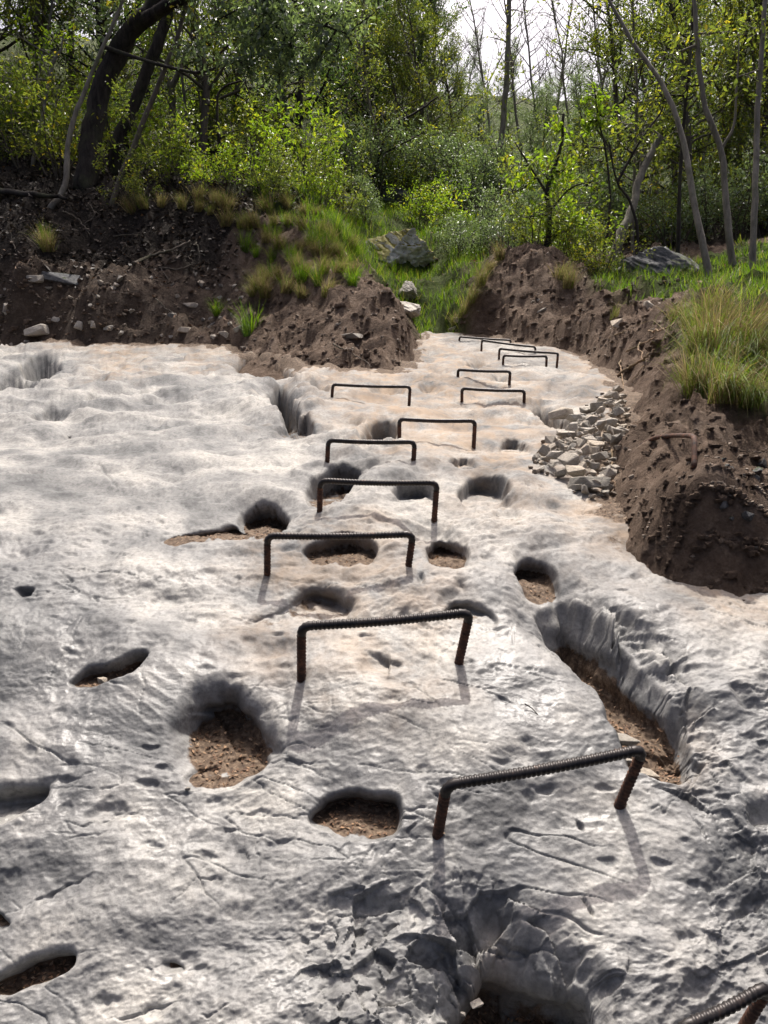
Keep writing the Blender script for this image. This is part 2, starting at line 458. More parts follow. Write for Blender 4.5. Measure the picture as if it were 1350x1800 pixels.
# broken, blocky rock
rough = area([(560, 1680), (610, 1610), (700, 1575), (800, 1580), (850, 1610), (850, 1700), (830, 1800), (800, 1950), (540, 1950)], 0.11)
wx, wy = GX + 0.05 * fbm(GX * 7, S * 7, 3, 2), S + 0.05 * fbm(GX * 7 + 5, S * 7, 3, 4)
wx = GX * 0.94 + S * 0.34 + 0.008 * fbm(GX * 6, S * 6, 2, 2); wy = S * 0.94 - GX * 0.34 + 0.008 * fbm(GX * 6 + 5, S * 6, 2, 4)
c1_, e1_ = facets(wx * 6.5, wy * 8, 21)
c2_, e2_ = facets(wx * 15, wy * 18, 23)
c3_, e3_ = facets(wx * 36, wy * 42, 25)
chunk = 0.075 * c1_ + 0.032 * c2_ + 0.012 * c3_
n += rough * (0.75 * chunk - 0.012)
rim = area([(820, 1625), (900, 1595), (1000, 1650), (1070, 1720), (1075, 1850), (790, 1850)], 0.06)
n += rim * 0.6 * chunk
rough2 = area([(1015, 1035), (1090, 1060), (1180, 1130), (1230, 1230), (1260, 1320), (1210, 1330), (1180, 1220), (1100, 1130), (1030, 1070)], 0.05)
n += rough2 * (0.55 * chunk - 0.01)
rough3 = area([(1180, 1330), (1240, 1200), (1400, 1150), (1500, 1500), (1450, 1900), (1050, 1900), (1060, 1660), (1180, 1600), (1290, 1500)], 0.12)
n += rough3 * (0.0055 * ridged((GX - 0.6 * S) * 8 + warp * 9, (S + 0.5 * GX) * 11, 4, 44) + 0.30 * chunk * sstep(0.45, 0.6, (fbm(GX * 3, S * 3, 2, 8) + 1) / 2))
rough4 = area([(-200, 620), (120, 625), (260, 690), (250, 760), (60, 770), (-200, 790)], 0.25)
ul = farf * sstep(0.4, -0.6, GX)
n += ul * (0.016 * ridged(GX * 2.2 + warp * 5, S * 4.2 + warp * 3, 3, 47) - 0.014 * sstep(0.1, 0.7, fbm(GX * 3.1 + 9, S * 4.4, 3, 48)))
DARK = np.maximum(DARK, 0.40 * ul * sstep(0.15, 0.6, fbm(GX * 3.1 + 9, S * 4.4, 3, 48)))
n += rough4 * 0.03 * fbm(GX * 2.6, S * 3.0, 3, 29)
rough5 = area([(440, 660), (560, 660), (560, 760), (640, 740), (720, 780), (700, 860), (560, 850), (470, 760)], 0.2)
n += rough5 * 0.030 * ridged(GX * 3.2 + warp * 3, S * 3.6, 3, 39)
# grooves and cracks (pixel polyline, width m, depth m)
for pl, wd, dp in [
    ([(165, 1540), (120, 1558), (75, 1580), (40, 1597)], 0.006, 0.018), ([(330, 1758), (240, 1778), (185, 1795)], 0.0035, 0.012), ([(420, 1750), (385, 1780), (340, 1790)], 0.003, 0.010),
    ([(540, 1640), (500, 1648), (462, 1640)], 0.003, 0.008), ([(325, 1535), (360, 1536), (400, 1540)], 0.003, 0.008), ([(560, 1620), (620, 1600), (680, 1590)], 0.004, 0.012),
    ([(1022, 1565), (1035, 1592), (1046, 1625)], 0.009, 0.026), ([(1012, 1430), (1030, 1462)], 0.009, 0.02), ([(1210, 1420), (1230, 1460), (1250, 1500)], 0.006, 0.014),
    ([(640, 1140), (680, 1155), (720, 1172)], 0.015, 0.018), ([(840, 1205), (880, 1225), (910, 1240)], 0.008, 0.010),
    ([(145, 790), (175, 820), (200, 850), (228, 865)], 0.009, 0.016), ([(470, 1190), (500, 1190), (520, 1186)], 0.005, 0.009),
    ([(880, 1660), (940, 1690), (1000, 1690)], 0.004, 0.012), ([(110, 1480), (160, 1470), (205, 1462)], 0.004, 0.007), ([(340, 890), (440, 875)], 0.006, 0.008)]:
    w = wxy(pl)
    x0, y0 = w.min(0) - 0.1; x1, y1 = w.max(0) + 0.1
    sel = (GX > x0) & (GX < x1) & (GY > y0) & (GY < y1)
    xs, ys = GX[sel], GY[sel]
    xs = xs + 0.006 * fbm(xs * 20, ys * 20, 3, 6); ys = ys + 0.006 * fbm(xs * 25 + 9, ys * 25, 3, 7)
    d = np.full(xs.shape, 9.0); tt = np.zeros(xs.shape)
    for i in range(len(w) - 1):
        e = w[i + 1] - w[i]; t = np.clip(((xs - w[i][0]) * e[0] + (ys - w[i][1]) * e[1]) / (e @ e), 0, 1)
        dd = np.hypot(xs - w[i][0] - t * e[0], ys - w[i][1] - t * e[1])
        tt = np.where(dd < d, (i + t) / (len(w) - 1), tt); d = np.minimum(d, dd)
    k = np.sin(np.clip(tt, 0.03, 0.97) * np.pi) * (0.75 + 0.5 * fbm(xs * 40, ys * 40, 2, 9)); k = np.clip(k, 0.05, 1.2)
    m = 1 - sstep(wd * 0.35 * k, wd * k, d)
    n[sel] -= 0.6 * dp * m * k
    DARK[sel] = np.maximum(DARK[sel], 0.5 * m)

Z = base(GX, GY)
UND = np.zeros_like(Z); WALL = np.zeros_like(Z)
# pockets: pixel outline, wall softness (m), floor slope as a share of the slab's, drop below the lip, dirt
PITS = [
    ([(285, 1290), (310, 1225), (360, 1178), (430, 1182), (490, 1235), (512, 1285), (500, 1318), (450, 1345), (380, 1386), (318, 1382)], 0.085, 0.25, 0.004, 0.9),
    ([(322, 1368), (345, 1330), (400, 1305), (440, 1278), (462, 1272), (474, 1310), (466, 1336), (435, 1352), (400, 1370), (360, 1384)], 0.018, 0.12, 0.012, 1.0),
    ([(538, 1412), (556, 1390), (600, 1376), (650, 1378), (695, 1392), (710, 1420), (703, 1450), (685, 1470), (650, 1484), (610, 1480), (575, 1452), (545, 1432)], 0.014, 0.15, 0.006, 1.0),
    ([(735, 1850), (800, 1740), (838, 1670), (868, 1635), (905, 1645), (960, 1682), (1012, 1695), (1044, 1730), (1038, 1800), (1010, 1870), (930, 1920), (800, 1920)], 0.014, 0.05, 0.09, 0.7),
    ([(-60, 1735), (20, 1687), (60, 1660), (110, 1653), (135, 1668), (130, 1700), (100, 1727), (60, 1744), (-60, 1765)], 0.016, 0.15, 0.006, 1.0),
    ([(-60, 1390), (40, 1370), (85, 1366), (92, 1385), (70, 1412), (45, 1442), (10, 1465), (-60, 1480)], 0.030, 0.30, 0.0, 0.35),
    ([(114, 1196), (150, 1170), (190, 1163), (220, 1150), (255, 1138), (260, 1160), (240, 1182), (200, 1197), (160, 1207), (125, 1208)], 0.014, 0.15, 0.006, 1.0),
    ([(100, 1180), (150, 1130), (230, 1105), (310, 1100), (320, 1140), (270, 1170), (200, 1200), (130, 1208)], 0.10, 0.72, -0.01, 0.0),
    ([(248, 1190), (265, 1184), (290, 1186), (285, 1196), (262, 1198)], 0.010, 0.3, 0.0, 0.3),
    ([(270, 1697), (285, 1686), (305, 1686), (314, 1698), (300, 1709), (280, 1709)], 0.010, 0.2, 0.004, 0.7),
    ([(249, 1700), (258, 1697), (266, 1704), (258, 1712)], 0.008, 0.3, 0.0, 0.5),
    ([(-20, 1605), (10, 1606), (20, 1622), (5, 1640), (-20, 1642)], 0.010, 0.2, 0.0, 0.8),
    ([(24, 1052), (40, 1045), (60, 1043), (55, 1054), (38, 1060)], 0.010, 0.3, 0.0, 0.4),
    ([(430, 1092), (445, 1062), (500, 1036), (540, 1008), (590, 1012), (640, 1045), (610, 1088), (550, 1096), (480, 1104)], 0.060, 0.25, 0.004, 0.5),
    ([(560, 1078), (585, 1050), (602, 1040), (612, 1060), (606, 1084), (580, 1092)], 0.012, 0.1, 0.01, 0.6),
    ([(528, 960), (558, 943), (610, 932), (652, 943), (664, 963), (645, 986), (600, 994), (560, 982)], 0.018, 0.2, 0.006, 0.8),
    ([(742, 945), (765, 926), (800, 930), (824, 953), (828, 975), (803, 995), (765, 992), (747, 970)], 0.022, 0.1, 0.012, 0.9),
    ([(690, 930), (740, 905), (800, 915), (835, 950), (840, 990), (790, 1000), (735, 985), (700, 960)], 0.09, 0.6, 0.0, 0.0),
    ([(775, 1062), (800, 1042), (840, 1048), (868, 1068), (874, 1090), (845, 1100), (800, 1092), (780, 1082)], 0.018, 0.2, 0.006, 0.5),
    ([(276, 942), (310, 924), (360, 914), (405, 901), (436, 908), (442, 934), (400, 946), (350, 950), (300, 950)], 0.024, 0.12, 0.006, 0.95),
    ([(416, 885), (440, 871), (470, 868), (500, 878), (512, 900), (495, 932), (470, 944), (440, 938), (425, 910)], 0.026, 0.1, 0.010, 0.95),
    ([(538, 850), (560, 829), (600, 820), (636, 826), (628, 850), (604, 872), (565, 892), (540, 882)], 0.030, 0.15, 0.010, 0.7),
    ([(688, 872), (705, 852), (740, 848), (768, 860), (764, 886), (720, 892)], 0.030, 0.3, 0.004, 0.3),
    ([(803, 872), (818, 845), (850, 838), (888, 846), (900, 865), (882, 882), (850, 892), (815, 890)], 0.030, 0.3, 0.008, 0.4),
    ([(850, 905), (870, 890), (905, 893), (918, 908), (905, 922), (870, 922)], 0.035, 0.4, 0.0, 0.5),
    ([(788, 815), (810, 804), (838, 810), (842, 824), (820, 830), (798, 826)], 0.03, 0.3, 0.004, 0.3),
    ([(903, 990), (915, 970), (950, 970), (978, 988), (984, 1015), (960, 1038), (925, 1032), (908, 1010)], 0.020, 0.15, 0.008, 0.9),
    ([(942, 1048), (985, 1022), (1050, 1058), (1110, 1128), (1165, 1190), (1204, 1250), (1214, 1310), (1195, 1372), (1110, 1335), (1085, 1290), (1050, 1200), (1010, 1140), (965, 1085)], 0.040, 0.50, 0.05, 1.0),
    ([(965, 1075), (1000, 1050), (1050, 1090), (1068, 1150), (1062, 1190), (1020, 1150), (985, 1110)], 0.020, 0.2, 0.09, 0.9),
    ([(872, 782), (900, 770), (938, 783), (942, 796), (915, 795)], 0.03, 0.3, 0.004, 0.4),
    ([(928, 716), (955, 710), (990, 730), (1004, 748), (975, 748), (945, 732)], 0.04, 0.1, 0.05, 0.8),
    ([(408, 640), (440, 630), (512, 650), (516, 664), (470, 670), (430, 656)], 0.05, 0.05, 0.09, 0.5),
    ([(468, 690), (498, 678), (520, 705), (530, 730), (522, 758), (498, 745), (480, 716)], 0.045, 0.1, 0.08, 0.8),
    ([(540, 680), (575, 685), (585, 695), (555, 696)], 0.06, 0.3, 0.01, 0.2),
    ([(625, 770), (650, 745), (690, 742), (705, 760), (690, 785), (650, 792)], 0.05, 0.3, 0.01, 0.2),
    ([(640, 690), (670, 678), (715, 682), (710, 694), (665, 698)], 0.06, 0.3, 0.0, 0.4),
    ([(730, 680), (760, 676), (790, 684), (775, 692), (745, 691)], 0.06, 0.3, 0.0, 0.4),
    ([(-40, 690), (0, 660), (55, 655), (90, 670), (60, 686), (10, 695)], 0.06, 0.1, 0.05, 0.4),
    ([(30, 655), (50, 632), (95, 630), (112, 645), (80, 658)], 0.06, 0.1, 0.05, 0.2),
    ([(50, 735), (80, 712), (115, 712), (122, 725), (95, 740)], 0.04, 0.1, 0.03, 0.5),
    ([(148, 700), (175, 693), (178, 702), (160, 706)], 0.04, 0.2, 0.01, 0.1), ([(270, 702), (292, 697), (296, 704), (278, 707)], 0.03, 0.2, 0.01, 0.1),
    ([(100, 765), (120, 750), (132, 765), (115, 772)], 0.03, 0.2, 0.01, 0.3), ([(40, 775), (60, 765), (78, 772), (55, 780)], 0.04, 0.3, 0.0, 0.1),
    ([(148, 672), (180, 666), (200, 670), (175, 676)], 0.05, 0.3, 0.0, 0.2),
    ([(818, 640), (838, 630), (862, 636), (852, 648), (828, 648)], 0.05, 0.05, 0.08, 0.7),
    ([(860, 662), (880, 655), (905, 668), (885, 676)], 0.08, 0.3, 0.01, 0.2),
    ([(480, 755), (540, 735), (560, 765), (520, 775)], 0.05, 0.3, 0.01, 0.5),
    ([(955, 1440), (985, 1425), (1015, 1432), (1030, 1455), (1000, 1470), (965, 1462)], 0.030, 0.5, 0.0, 0.0),
    ([(1130, 1650), (1180, 1625), (1270, 1640), (1310, 1690), (1270, 1710), (1180, 1690)], 0.05, 0.5, 0.0, 0.0),
    ([(1290, 1420), (1320, 1392), (1400, 1400), (1400, 1470), (1330, 1470)], 0.05, 0.4, 0.0, 0.1),
    ([(230, 1050), (245, 1047), (260, 1052), (245, 1058)], 0.012, 0.3, 0.0, 0.4), ([(210, 1020), (240, 1005), (285, 1015), (290, 1045), (240, 1055)], 0.05, 0.75, 0.0, 0.0),
    ([(790, 1030), (808, 1015), (822, 1025), (818, 1040)], 0.03, 0.3, 0.0, 0.3),
    ([(1215, 1320), (1240, 1300), (1262, 1330), (1235, 1345)], 0.03, 0.4, 0.0, 0.2),
    ([(735, 1010), (745, 1005), (750, 1035), (738, 1035)], 0.012, 0.4, 0.0, 0.2),
]
for k, (poly, wl, kf, drop, dirt) in enumerate(PITS):
    w = smooth_poly(wxy(poly), 5)
    pad = 2.8 * max(wl, 0.02) + 0.06
    x0, y0 = w.min(0) - pad; x1, y1 = w.max(0) + pad
    sel = (GX > x0) & (GX < x1) & (GY > y0) & (GY < y1)
    if not sel.any(): continue
    xs, ys, ss = GX[sel], GY[sel], S[sel]
    sc = 0.009 + 0.04 * wl
    jx = 1.2 * sc * fbm(xs * 9, ss * 9, 2, 100 + k); jy = 1.2 * sc * fbm(xs * 9 + 7, ss * 9, 2, 200 + k)
    d = sdist(xs + jx, ys + jy, w)
    far_ = 1 + 0.25 * sstep(3.0, 6.0, ys)
    wr = max(wl, 0.02)
    m = 0.22 * sstep(-2.6 * wr, wl * 0.6, d) + 0.78 * sstep(-0.003, wl * far_, d)
    zb = base(w[:, 0], w[:, 1]); il = zb.argmin()
    zl, yl = zb[il], w[il, 1]
    sl = kf * float(slope(w[:, 1].mean()))
    fl = zl - drop + sl * (ys - yl) + 0.010 * fbm(xs * 9, ys * 9, 3, 300 + k) + 0.004 * fbm(xs * 40, ys * 40, 2, 400 + k)
    dep = np.maximum(0, Z[sel] - fl)
    dep = dep * m
    # a ledge and blocky relief on the back wall
    wallm = m * (1 - sstep(wl * 1.2, max(wl * 3.5, 0.09), d)) * sstep(0.03, 0.12, dep)
    WALL[sel] = np.maximum(WALL[sel], wallm)
    Z[sel] -= dep
    UND[sel] += np.minimum(0.12, 1.0 * dep) * sstep(0.25, 0.95, m) * (1 - sstep(wl * 1.3, wl * 3 + 0.10, d)) * (kf < 0.4) * (ys < 4.5)
    f = sstep(0.5, 0.98, m) * dirt * sstep(0.004, 0.02, dep)
    DIRT[sel] = np.maximum(DIRT[sel], f)
    n[sel] *= 1 - 0.85 * sstep(0.3, 1.0, m) * sstep(0.0, 0.03, dep) * (kf < 0.5)

for poly, soft, amt in [
    ([(520, 655), (760, 600), (860, 620), (1000, 700), (960, 860), (860, 830), (700, 800), (560, 740)], 0.5, 0.85),
    ([(700, 800), (960, 820), (1010, 900), (1150, 1000), (1250, 1090), (1420, 1150), (1420, 1060), (1180, 980), (1050, 880)], 0.10, 0.75),
    ([(160, 612), (260, 612), (260, 670), (170, 680)], 0.3, 0.8), ([(320, 615), (390, 620), (380, 655), (330, 660)], 0.3, 0.8),
    ([(420, 960), (560, 900), (700, 900), (800, 1000), (800, 1200), (700, 1260), (480, 1200), (380, 1080)], 0.12, 0.5),
    ([(880, 700), (1000, 700), (960, 900), (900, 930), (800, 900)], 0.3, 0.45), ([(1140, 1330), (1215, 1230), (1260, 1300), (1230, 1380)], 0.05, 0.5),
    ([(800, 1790), (870, 1640), (920, 1700), (960, 1800)], 0.04, 0.8), ([(520, 700), (600, 690), (760, 700), (740, 730), (560, 720)], 0.3, 0.7)]:
    STAIN = np.maximum(STAIN, amt * area(poly, soft))
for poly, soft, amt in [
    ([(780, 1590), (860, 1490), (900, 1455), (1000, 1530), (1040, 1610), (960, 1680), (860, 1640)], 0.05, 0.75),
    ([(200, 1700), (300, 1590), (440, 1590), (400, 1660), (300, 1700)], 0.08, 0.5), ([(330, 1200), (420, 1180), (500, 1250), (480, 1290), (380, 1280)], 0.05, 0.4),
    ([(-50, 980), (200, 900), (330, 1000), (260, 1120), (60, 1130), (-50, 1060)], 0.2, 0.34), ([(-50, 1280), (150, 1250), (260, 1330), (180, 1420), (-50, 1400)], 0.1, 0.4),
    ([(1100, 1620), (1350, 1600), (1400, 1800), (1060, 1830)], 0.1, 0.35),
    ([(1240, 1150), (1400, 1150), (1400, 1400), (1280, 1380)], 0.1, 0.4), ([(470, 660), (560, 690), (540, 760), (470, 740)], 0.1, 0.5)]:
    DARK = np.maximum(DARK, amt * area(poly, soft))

# rust and grime round the drilled feet of the rungs
for q in [(770, 1465), (1092, 1408), (530, 1183), (808, 1158), (470, 1000), (718, 995), (562, 897), (764, 905), (575, 817), (726, 824), (702, 772), (833, 778), (583, 706), (719, 713), (812, 701), (921, 709)]:
    w = at(*q)[0]
    dx_, dy_ = GX - w[0], GY - w[1]
    g_ = np.exp(-(dx_ / 0.022) ** 2 - (dy_ / 0.02) ** 2)
    rr_ = np.hypot(dx_, dy_)
    DIRT = np.maximum(DIRT, 0.9 * np.exp(-(rr_ / 0.016) ** 2)); n -= 0.006 * np.exp(-(rr_ / 0.017) ** 2)

BND = [(-900, 560), (-300, 600), (-100, 605), (0, 608), (90, 606), (150, 609), (300, 610), (400, 618), (440, 632), (530, 650), (620, 654), (700, 656), (726, 642), (735, 606), (744, 588),
       (790, 588), (850, 594), (950, 604), (1010, 622), (1062, 652), (1088, 690), (1098, 720), (1088, 760), (1072, 800), (1062, 850), (1068, 892),
       (1100, 942), (1140, 985), (1195, 1022), (1280, 1048), (1350, 1072), (1500, 1140), (1900, 1400), (2200, 2600), (675, 2900), (-900, 2600)]
BW = wxy(BND[:-3])
BW = np.vstack([BW, [(3.5, 0.2), (0, -0.9), (-3.5, 0.2)]])
# soil washed over the rock along the banks
sb = sdist(GX, GY, BW) + 0.10 * FB6
up_ = sstep(2.0, 3.0, GY)
DIRT = np.maximum(DIRT, up_ * (0.95 * np.exp(-np.clip(sb, 0, 9) / 0.10)))
STAIN = np.maximum(STAIN, up_ * (1.0 * np.exp(-np.clip(sb, 0, 9) / 0.35)))

VY = GY - np.sin(al) * n + UND
VZ = Z + np.cos(al) * n
VX = GX.copy()
# broken rock on the steep pocket walls, pushed out along the surface normal
t1 = np.stack([np.gradient(q, axis=1) for q in (VX, VY, VZ)], -1); t2 = np.stack([np.gradient(q, axis=0) for q in (VX, VY, VZ)], -1)
NV_ = np.cross(t1, t2); NV_ /= np.linalg.norm(NV_, axis=-1)[..., None] + 1e-12
for _ in range(5):
    NV_ = (NV_ + np.roll(NV_, 2, 0) + np.roll(NV_, -2, 0) + np.roll(NV_, 2, 1) + np.roll(NV_, -2, 1)) / 5
ws = WALL > 0.01
uu = (GX[ws] * 0.8 + GY[ws] * 0.6); vv = VZ[ws] + 0.25 * GX[ws]
k1, _e = facets(uu * 9 + 0.3 * pn(uu * 6, vv * 6, 1), vv * 11, 31); k2, _e = facets(uu * 24, vv * 28, 32)
dw = WALL[ws] * (0.022 * k1 + 0.034 * fbm(uu * 7, vv * 12, 3, 33)) * np.clip(GY[ws] / 2.2, 0.8, 1.8)
VX[ws] += NV_[ws][:, 0] * dw; VY[ws] += NV_[ws][:, 1] * dw; VZ[ws] += NV_[ws][:, 2] * dw
SLABZ = VZ
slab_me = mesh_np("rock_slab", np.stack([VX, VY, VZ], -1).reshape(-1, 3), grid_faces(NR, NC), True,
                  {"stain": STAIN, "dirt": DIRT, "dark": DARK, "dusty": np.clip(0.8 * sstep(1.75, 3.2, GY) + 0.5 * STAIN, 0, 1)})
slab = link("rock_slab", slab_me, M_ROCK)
tag(slab, "pale grey polished limestone slab pitted with eroded pockets and worn footholds", "rock slab", kind="structure")

# ------------------------------------------------------------------ earth: banks, gully and hillside as one terrain
ctl = []
def C(px, py, d): ctl.append(P(px, py, d))
for a in [(0, 560, 8.8), (150, 560, 8.8), (300, 560, 8.8), (420, 570, 8.4), (-300, 520, 9.2),
          (0, 500, 9.3), (150, 500, 9.3), (300, 500, 9.3), (420, 500, 9.2), (-300, 440, 10), (0, 450, 10.1), (150, 450, 10.1), (300, 440, 10.0), (380, 420, 9.9),
          (520, 600, 7.5), (620, 605, 7.1), (700, 610, 6.95), (560, 540, 7.9), (640, 540, 7.55), (710, 565, 7.3), (520, 480, 8.7), (600, 470, 8.6), (650, 490, 8.3),
          (420, 380, 10.0), (500, 380, 10.0), (570, 390, 10.2), (610, 420, 9.9), (330, 350, 10.5), (250, 360, 10.6),
          (0, 340, 11.6), (120, 330, 11.8), (-300, 320, 11.8), (300, 310, 11.9), (420, 330, 11.6), (550, 340, 11.9), (170, 285, 13), (0, 270, 13.5), (400, 280, 13.6), (580, 330, 14), (-300, 240, 14),
          (760, 560, 9.9), (770, 510, 11.0), (780, 460, 12.4), (700, 500, 11.3), (670, 460, 12.0), (640, 420, 12.4), (700, 400, 14), (850, 410, 13.5), (780, 400, 14.3), (740, 360, 16.5), (650, 350, 16),
          (820, 560, 9.3), (840, 520, 9.6), (860, 480, 10.0), (905, 443, 10.4), (950, 460, 10.1), (1000, 505, 9.3), (1060, 548, 8.0), (1100, 565, 7.3), (1160, 560, 6.5), (1215, 550, 5.9),
          (900, 560, 8.9), (960, 570, 8.6), (1000, 580, 8.1), (900, 500, 9.6), (1060, 610, 7.0), (1110, 640, 5.9), (1130, 690, 4.55), (1180, 670, 4.4), (1235, 600, 5.1),
          (1300, 560, 5.2), (1350, 590, 4.8), (1260, 650, 4.55), (1350, 690, 4.1), (1190, 730, 3.45), (1250, 770, 3.05), (1130, 760, 3.45), (1112, 820, 3.0), (1150, 830, 2.65), (1130, 890, 2.45), (1180, 955, 2.2),
          (1200, 850, 2.38), (1240, 935, 2.15), (1280, 890, 2.3), (1310, 830, 2.85), (1350, 800, 3.15), (1360, 880, 2.6), (1350, 990, 2.05), (1280, 985, 2.08), (1500, 900, 2.4), (1500, 700, 4.0), (1500, 560, 5.2),
          (1050, 505, 9.4), (1130, 520, 8.5), (1200, 515, 7.8), (1350, 505, 7.0), (1000, 465, 11), (1150, 480, 11.0), (1350, 445, 10.5), (1600, 450, 9), (950, 425, 13), (1150, 430, 14), (1350, 400, 14),
          (675, 280, 23), (300, 200, 20), (0, 160, 21), (900, 330, 20), (1100, 350, 20), (1350, 350, 19), (-400, 150, 21), (1750, 350, 19),
          (675, 205, 33), (200, 110, 32), (-400, 60, 33), (950, 250, 33), (1200, 240, 33), (1750, 270, 33), (675, 165, 45), (200, 80, 45), (-400, 40, 45), (1200, 200, 45), (1750, 190, 45)]:
    C(*a)
ctl = np.array(ctl)
bnd3 = np.array([at(px, py)[0] for px, py in BND[1:-4]])
inn = np.array([at(px, py)[0] - np.array((0, 0, 0.3)) for px, py in [(100, 680), (400, 680), (700, 690), (850, 640), (950, 650), (980, 760), (300, 800), (700, 800), (950, 950), (1200, 1200), (100, 1000), (600, 1000), (300, 1400), (900, 1400), (1250, 1500), (675, 1800), (0, 1700), (1100, 1150)]])
CT = np.vstack([ctl, bnd3, inn])
def tk(r2): return np.where(r2 > 1e-12, r2 * np.log(r2 + 1e-12), 0) * 0.5
_x, _y, _z = CT.T
K = tk((_x[:, None] - _x) ** 2 + (_y[:, None] - _y) ** 2) + np.eye(len(CT)) * 0.006
Q = np.stack([np.ones(len(CT)), _x, _y], 1)
A = np.block([[K, Q], [Q.T, np.zeros((3, 3))]])
_wt = np.linalg.solve(A, np.concatenate([_z, np.zeros(3)]))
def tps(x, y):
    sh = x.shape; x = x.ravel(); y = y.ravel()
    out = _wt[-3] + _wt[-2] * x + _wt[-1] * y
    for i in range(len(CT)):
        out = out + _wt[i] * tk((x - _x[i]) ** 2 + (y - _y[i]) ** 2)
    return out.reshape(sh)
def ground(x, y, detail=True):
    x = np.atleast_1d(np.asarray(x, float)); y = np.atleast_1d(np.asarray(y, float))
    g = tps(x, y)
    s = sdist(x + 0.07 * fbm(x * 2.2, y * 2.2, 4, 41), y + 0.07 * fbm(x * 2.2 + 4, y * 2.2, 4, 42), BW)
    b = base(x, y)
    lim = y < 11
    out = sstep(0.0, 0.35, -s)
    if detail:
        a = np.clip(-s, 0, 0.25) / 0.25
        sc = np.clip(0.5 + y / 16, 0.5, 1.0)
        g = g + a * sc * (0.13 * fbm(x * 1.6, y * 1.6, 4, 61, 0.55) + 0.022 * ridged(x * 5, y * 5, 3, 62, 0.5) + 0.015 * fbm(x * 22, y * 22, 3, 63))
        k1, _e = facets(x * 4.5 + 0.3 * fbm(x * 3, y * 3, 2, 66), y * 4.5, 67); k2, _e = facets(x * 12, y * 12, 68)
        k3, _e = facets(x * 2.2 + 0.3 * pn(x * 2, y * 2, 3), y * 2.2, 69)
        g = g + a * (0.05 * k1 + np.where(y < 4.5, 0.032, 0.022) * k2 + 0.08 * k3)
    gi = np.minimum(g, b - 0.05 - 0.6 * np.clip(s, 0, 0.5))
    fw = np.where(y < 4, 0.10, 0.20)
    g = np.where(lim, b - 0.03 + (g - b + 0.03) * sstep(-0.02, fw, -s), g)
    go = np.where(lim, np.maximum(g, b - 0.03 + 0.30 * np.clip(-s, 0, 0.22)), g)
    return np.where(s > 0, gi, go)
ER, EC = 520, 520
ey = np.concatenate([np.linspace(1.2, 11.5, 400), 11.5 + (np.linspace(0, 1, 121)[1:] ** 1.6) * 40])
ex = np.sign(cxx := np.linspace(-1, 1, EC)) * np.abs(cxx) ** 1.05
EX = ex[None, :] * (0.80 * ey + 1.2)[:, None]
EY = np.repeat(ey[:, None], EC, 1)
EZ = ground(EX, EY)
def gz(x, y): return float(ground(np.array([x]), np.array([y]))[0])
def blob(pts, soft):
    w = np.array([P(*p)[:2] for p in pts])
    return sstep(-soft, soft, sdist(EX, EY, w) + soft * 0.8 * fbm(EX * 1.5, EY * 1.5, 3, 77))
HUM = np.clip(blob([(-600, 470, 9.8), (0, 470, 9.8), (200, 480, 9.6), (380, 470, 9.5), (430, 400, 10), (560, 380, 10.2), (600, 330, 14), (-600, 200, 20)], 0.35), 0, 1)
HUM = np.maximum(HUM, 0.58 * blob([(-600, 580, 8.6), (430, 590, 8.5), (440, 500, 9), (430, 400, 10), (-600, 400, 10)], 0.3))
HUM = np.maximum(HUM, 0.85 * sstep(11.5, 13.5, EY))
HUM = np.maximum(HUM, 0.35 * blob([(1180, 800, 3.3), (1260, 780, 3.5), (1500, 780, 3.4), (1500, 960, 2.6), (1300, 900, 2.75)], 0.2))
GRN = blob([(740, 580, 9.3), (640, 520, 10.8), (600, 430, 12.6), (650, 350, 16), (850, 380, 15), (850, 450, 11.5), (800, 570, 9.6)], 0.3)
GRN = np.maximum(GRN, blob([(1040, 520, 9.2), (1060, 470, 11.5), (1500, 430, 11), (1500, 600, 4.8), (1280, 600, 5.0), (1200, 530, 7)], 0.25))
GRN = np.maximum(GRN, 0.8 * blob([(560, 340, 11.9), (430, 360, 10.6), (500, 400, 9.9), (640, 470, 9.0), (640, 430, 9.9)], 0.25))
GRN = np.maximum(GRN, 0.85 * sstep(15, 19, EY))
earth_me = mesh_np("earth_terrain", np.stack([EX, EY, EZ], -1).reshape(-1, 3), grid_faces(len(ey), EC), True, {"humus": HUM, "green": GRN})
earth = link("earth_terrain", earth_me, M_EARTH)
tag(earth, "brown earth banks and wooded hillside around the slab", "earth bank", kind="structure")

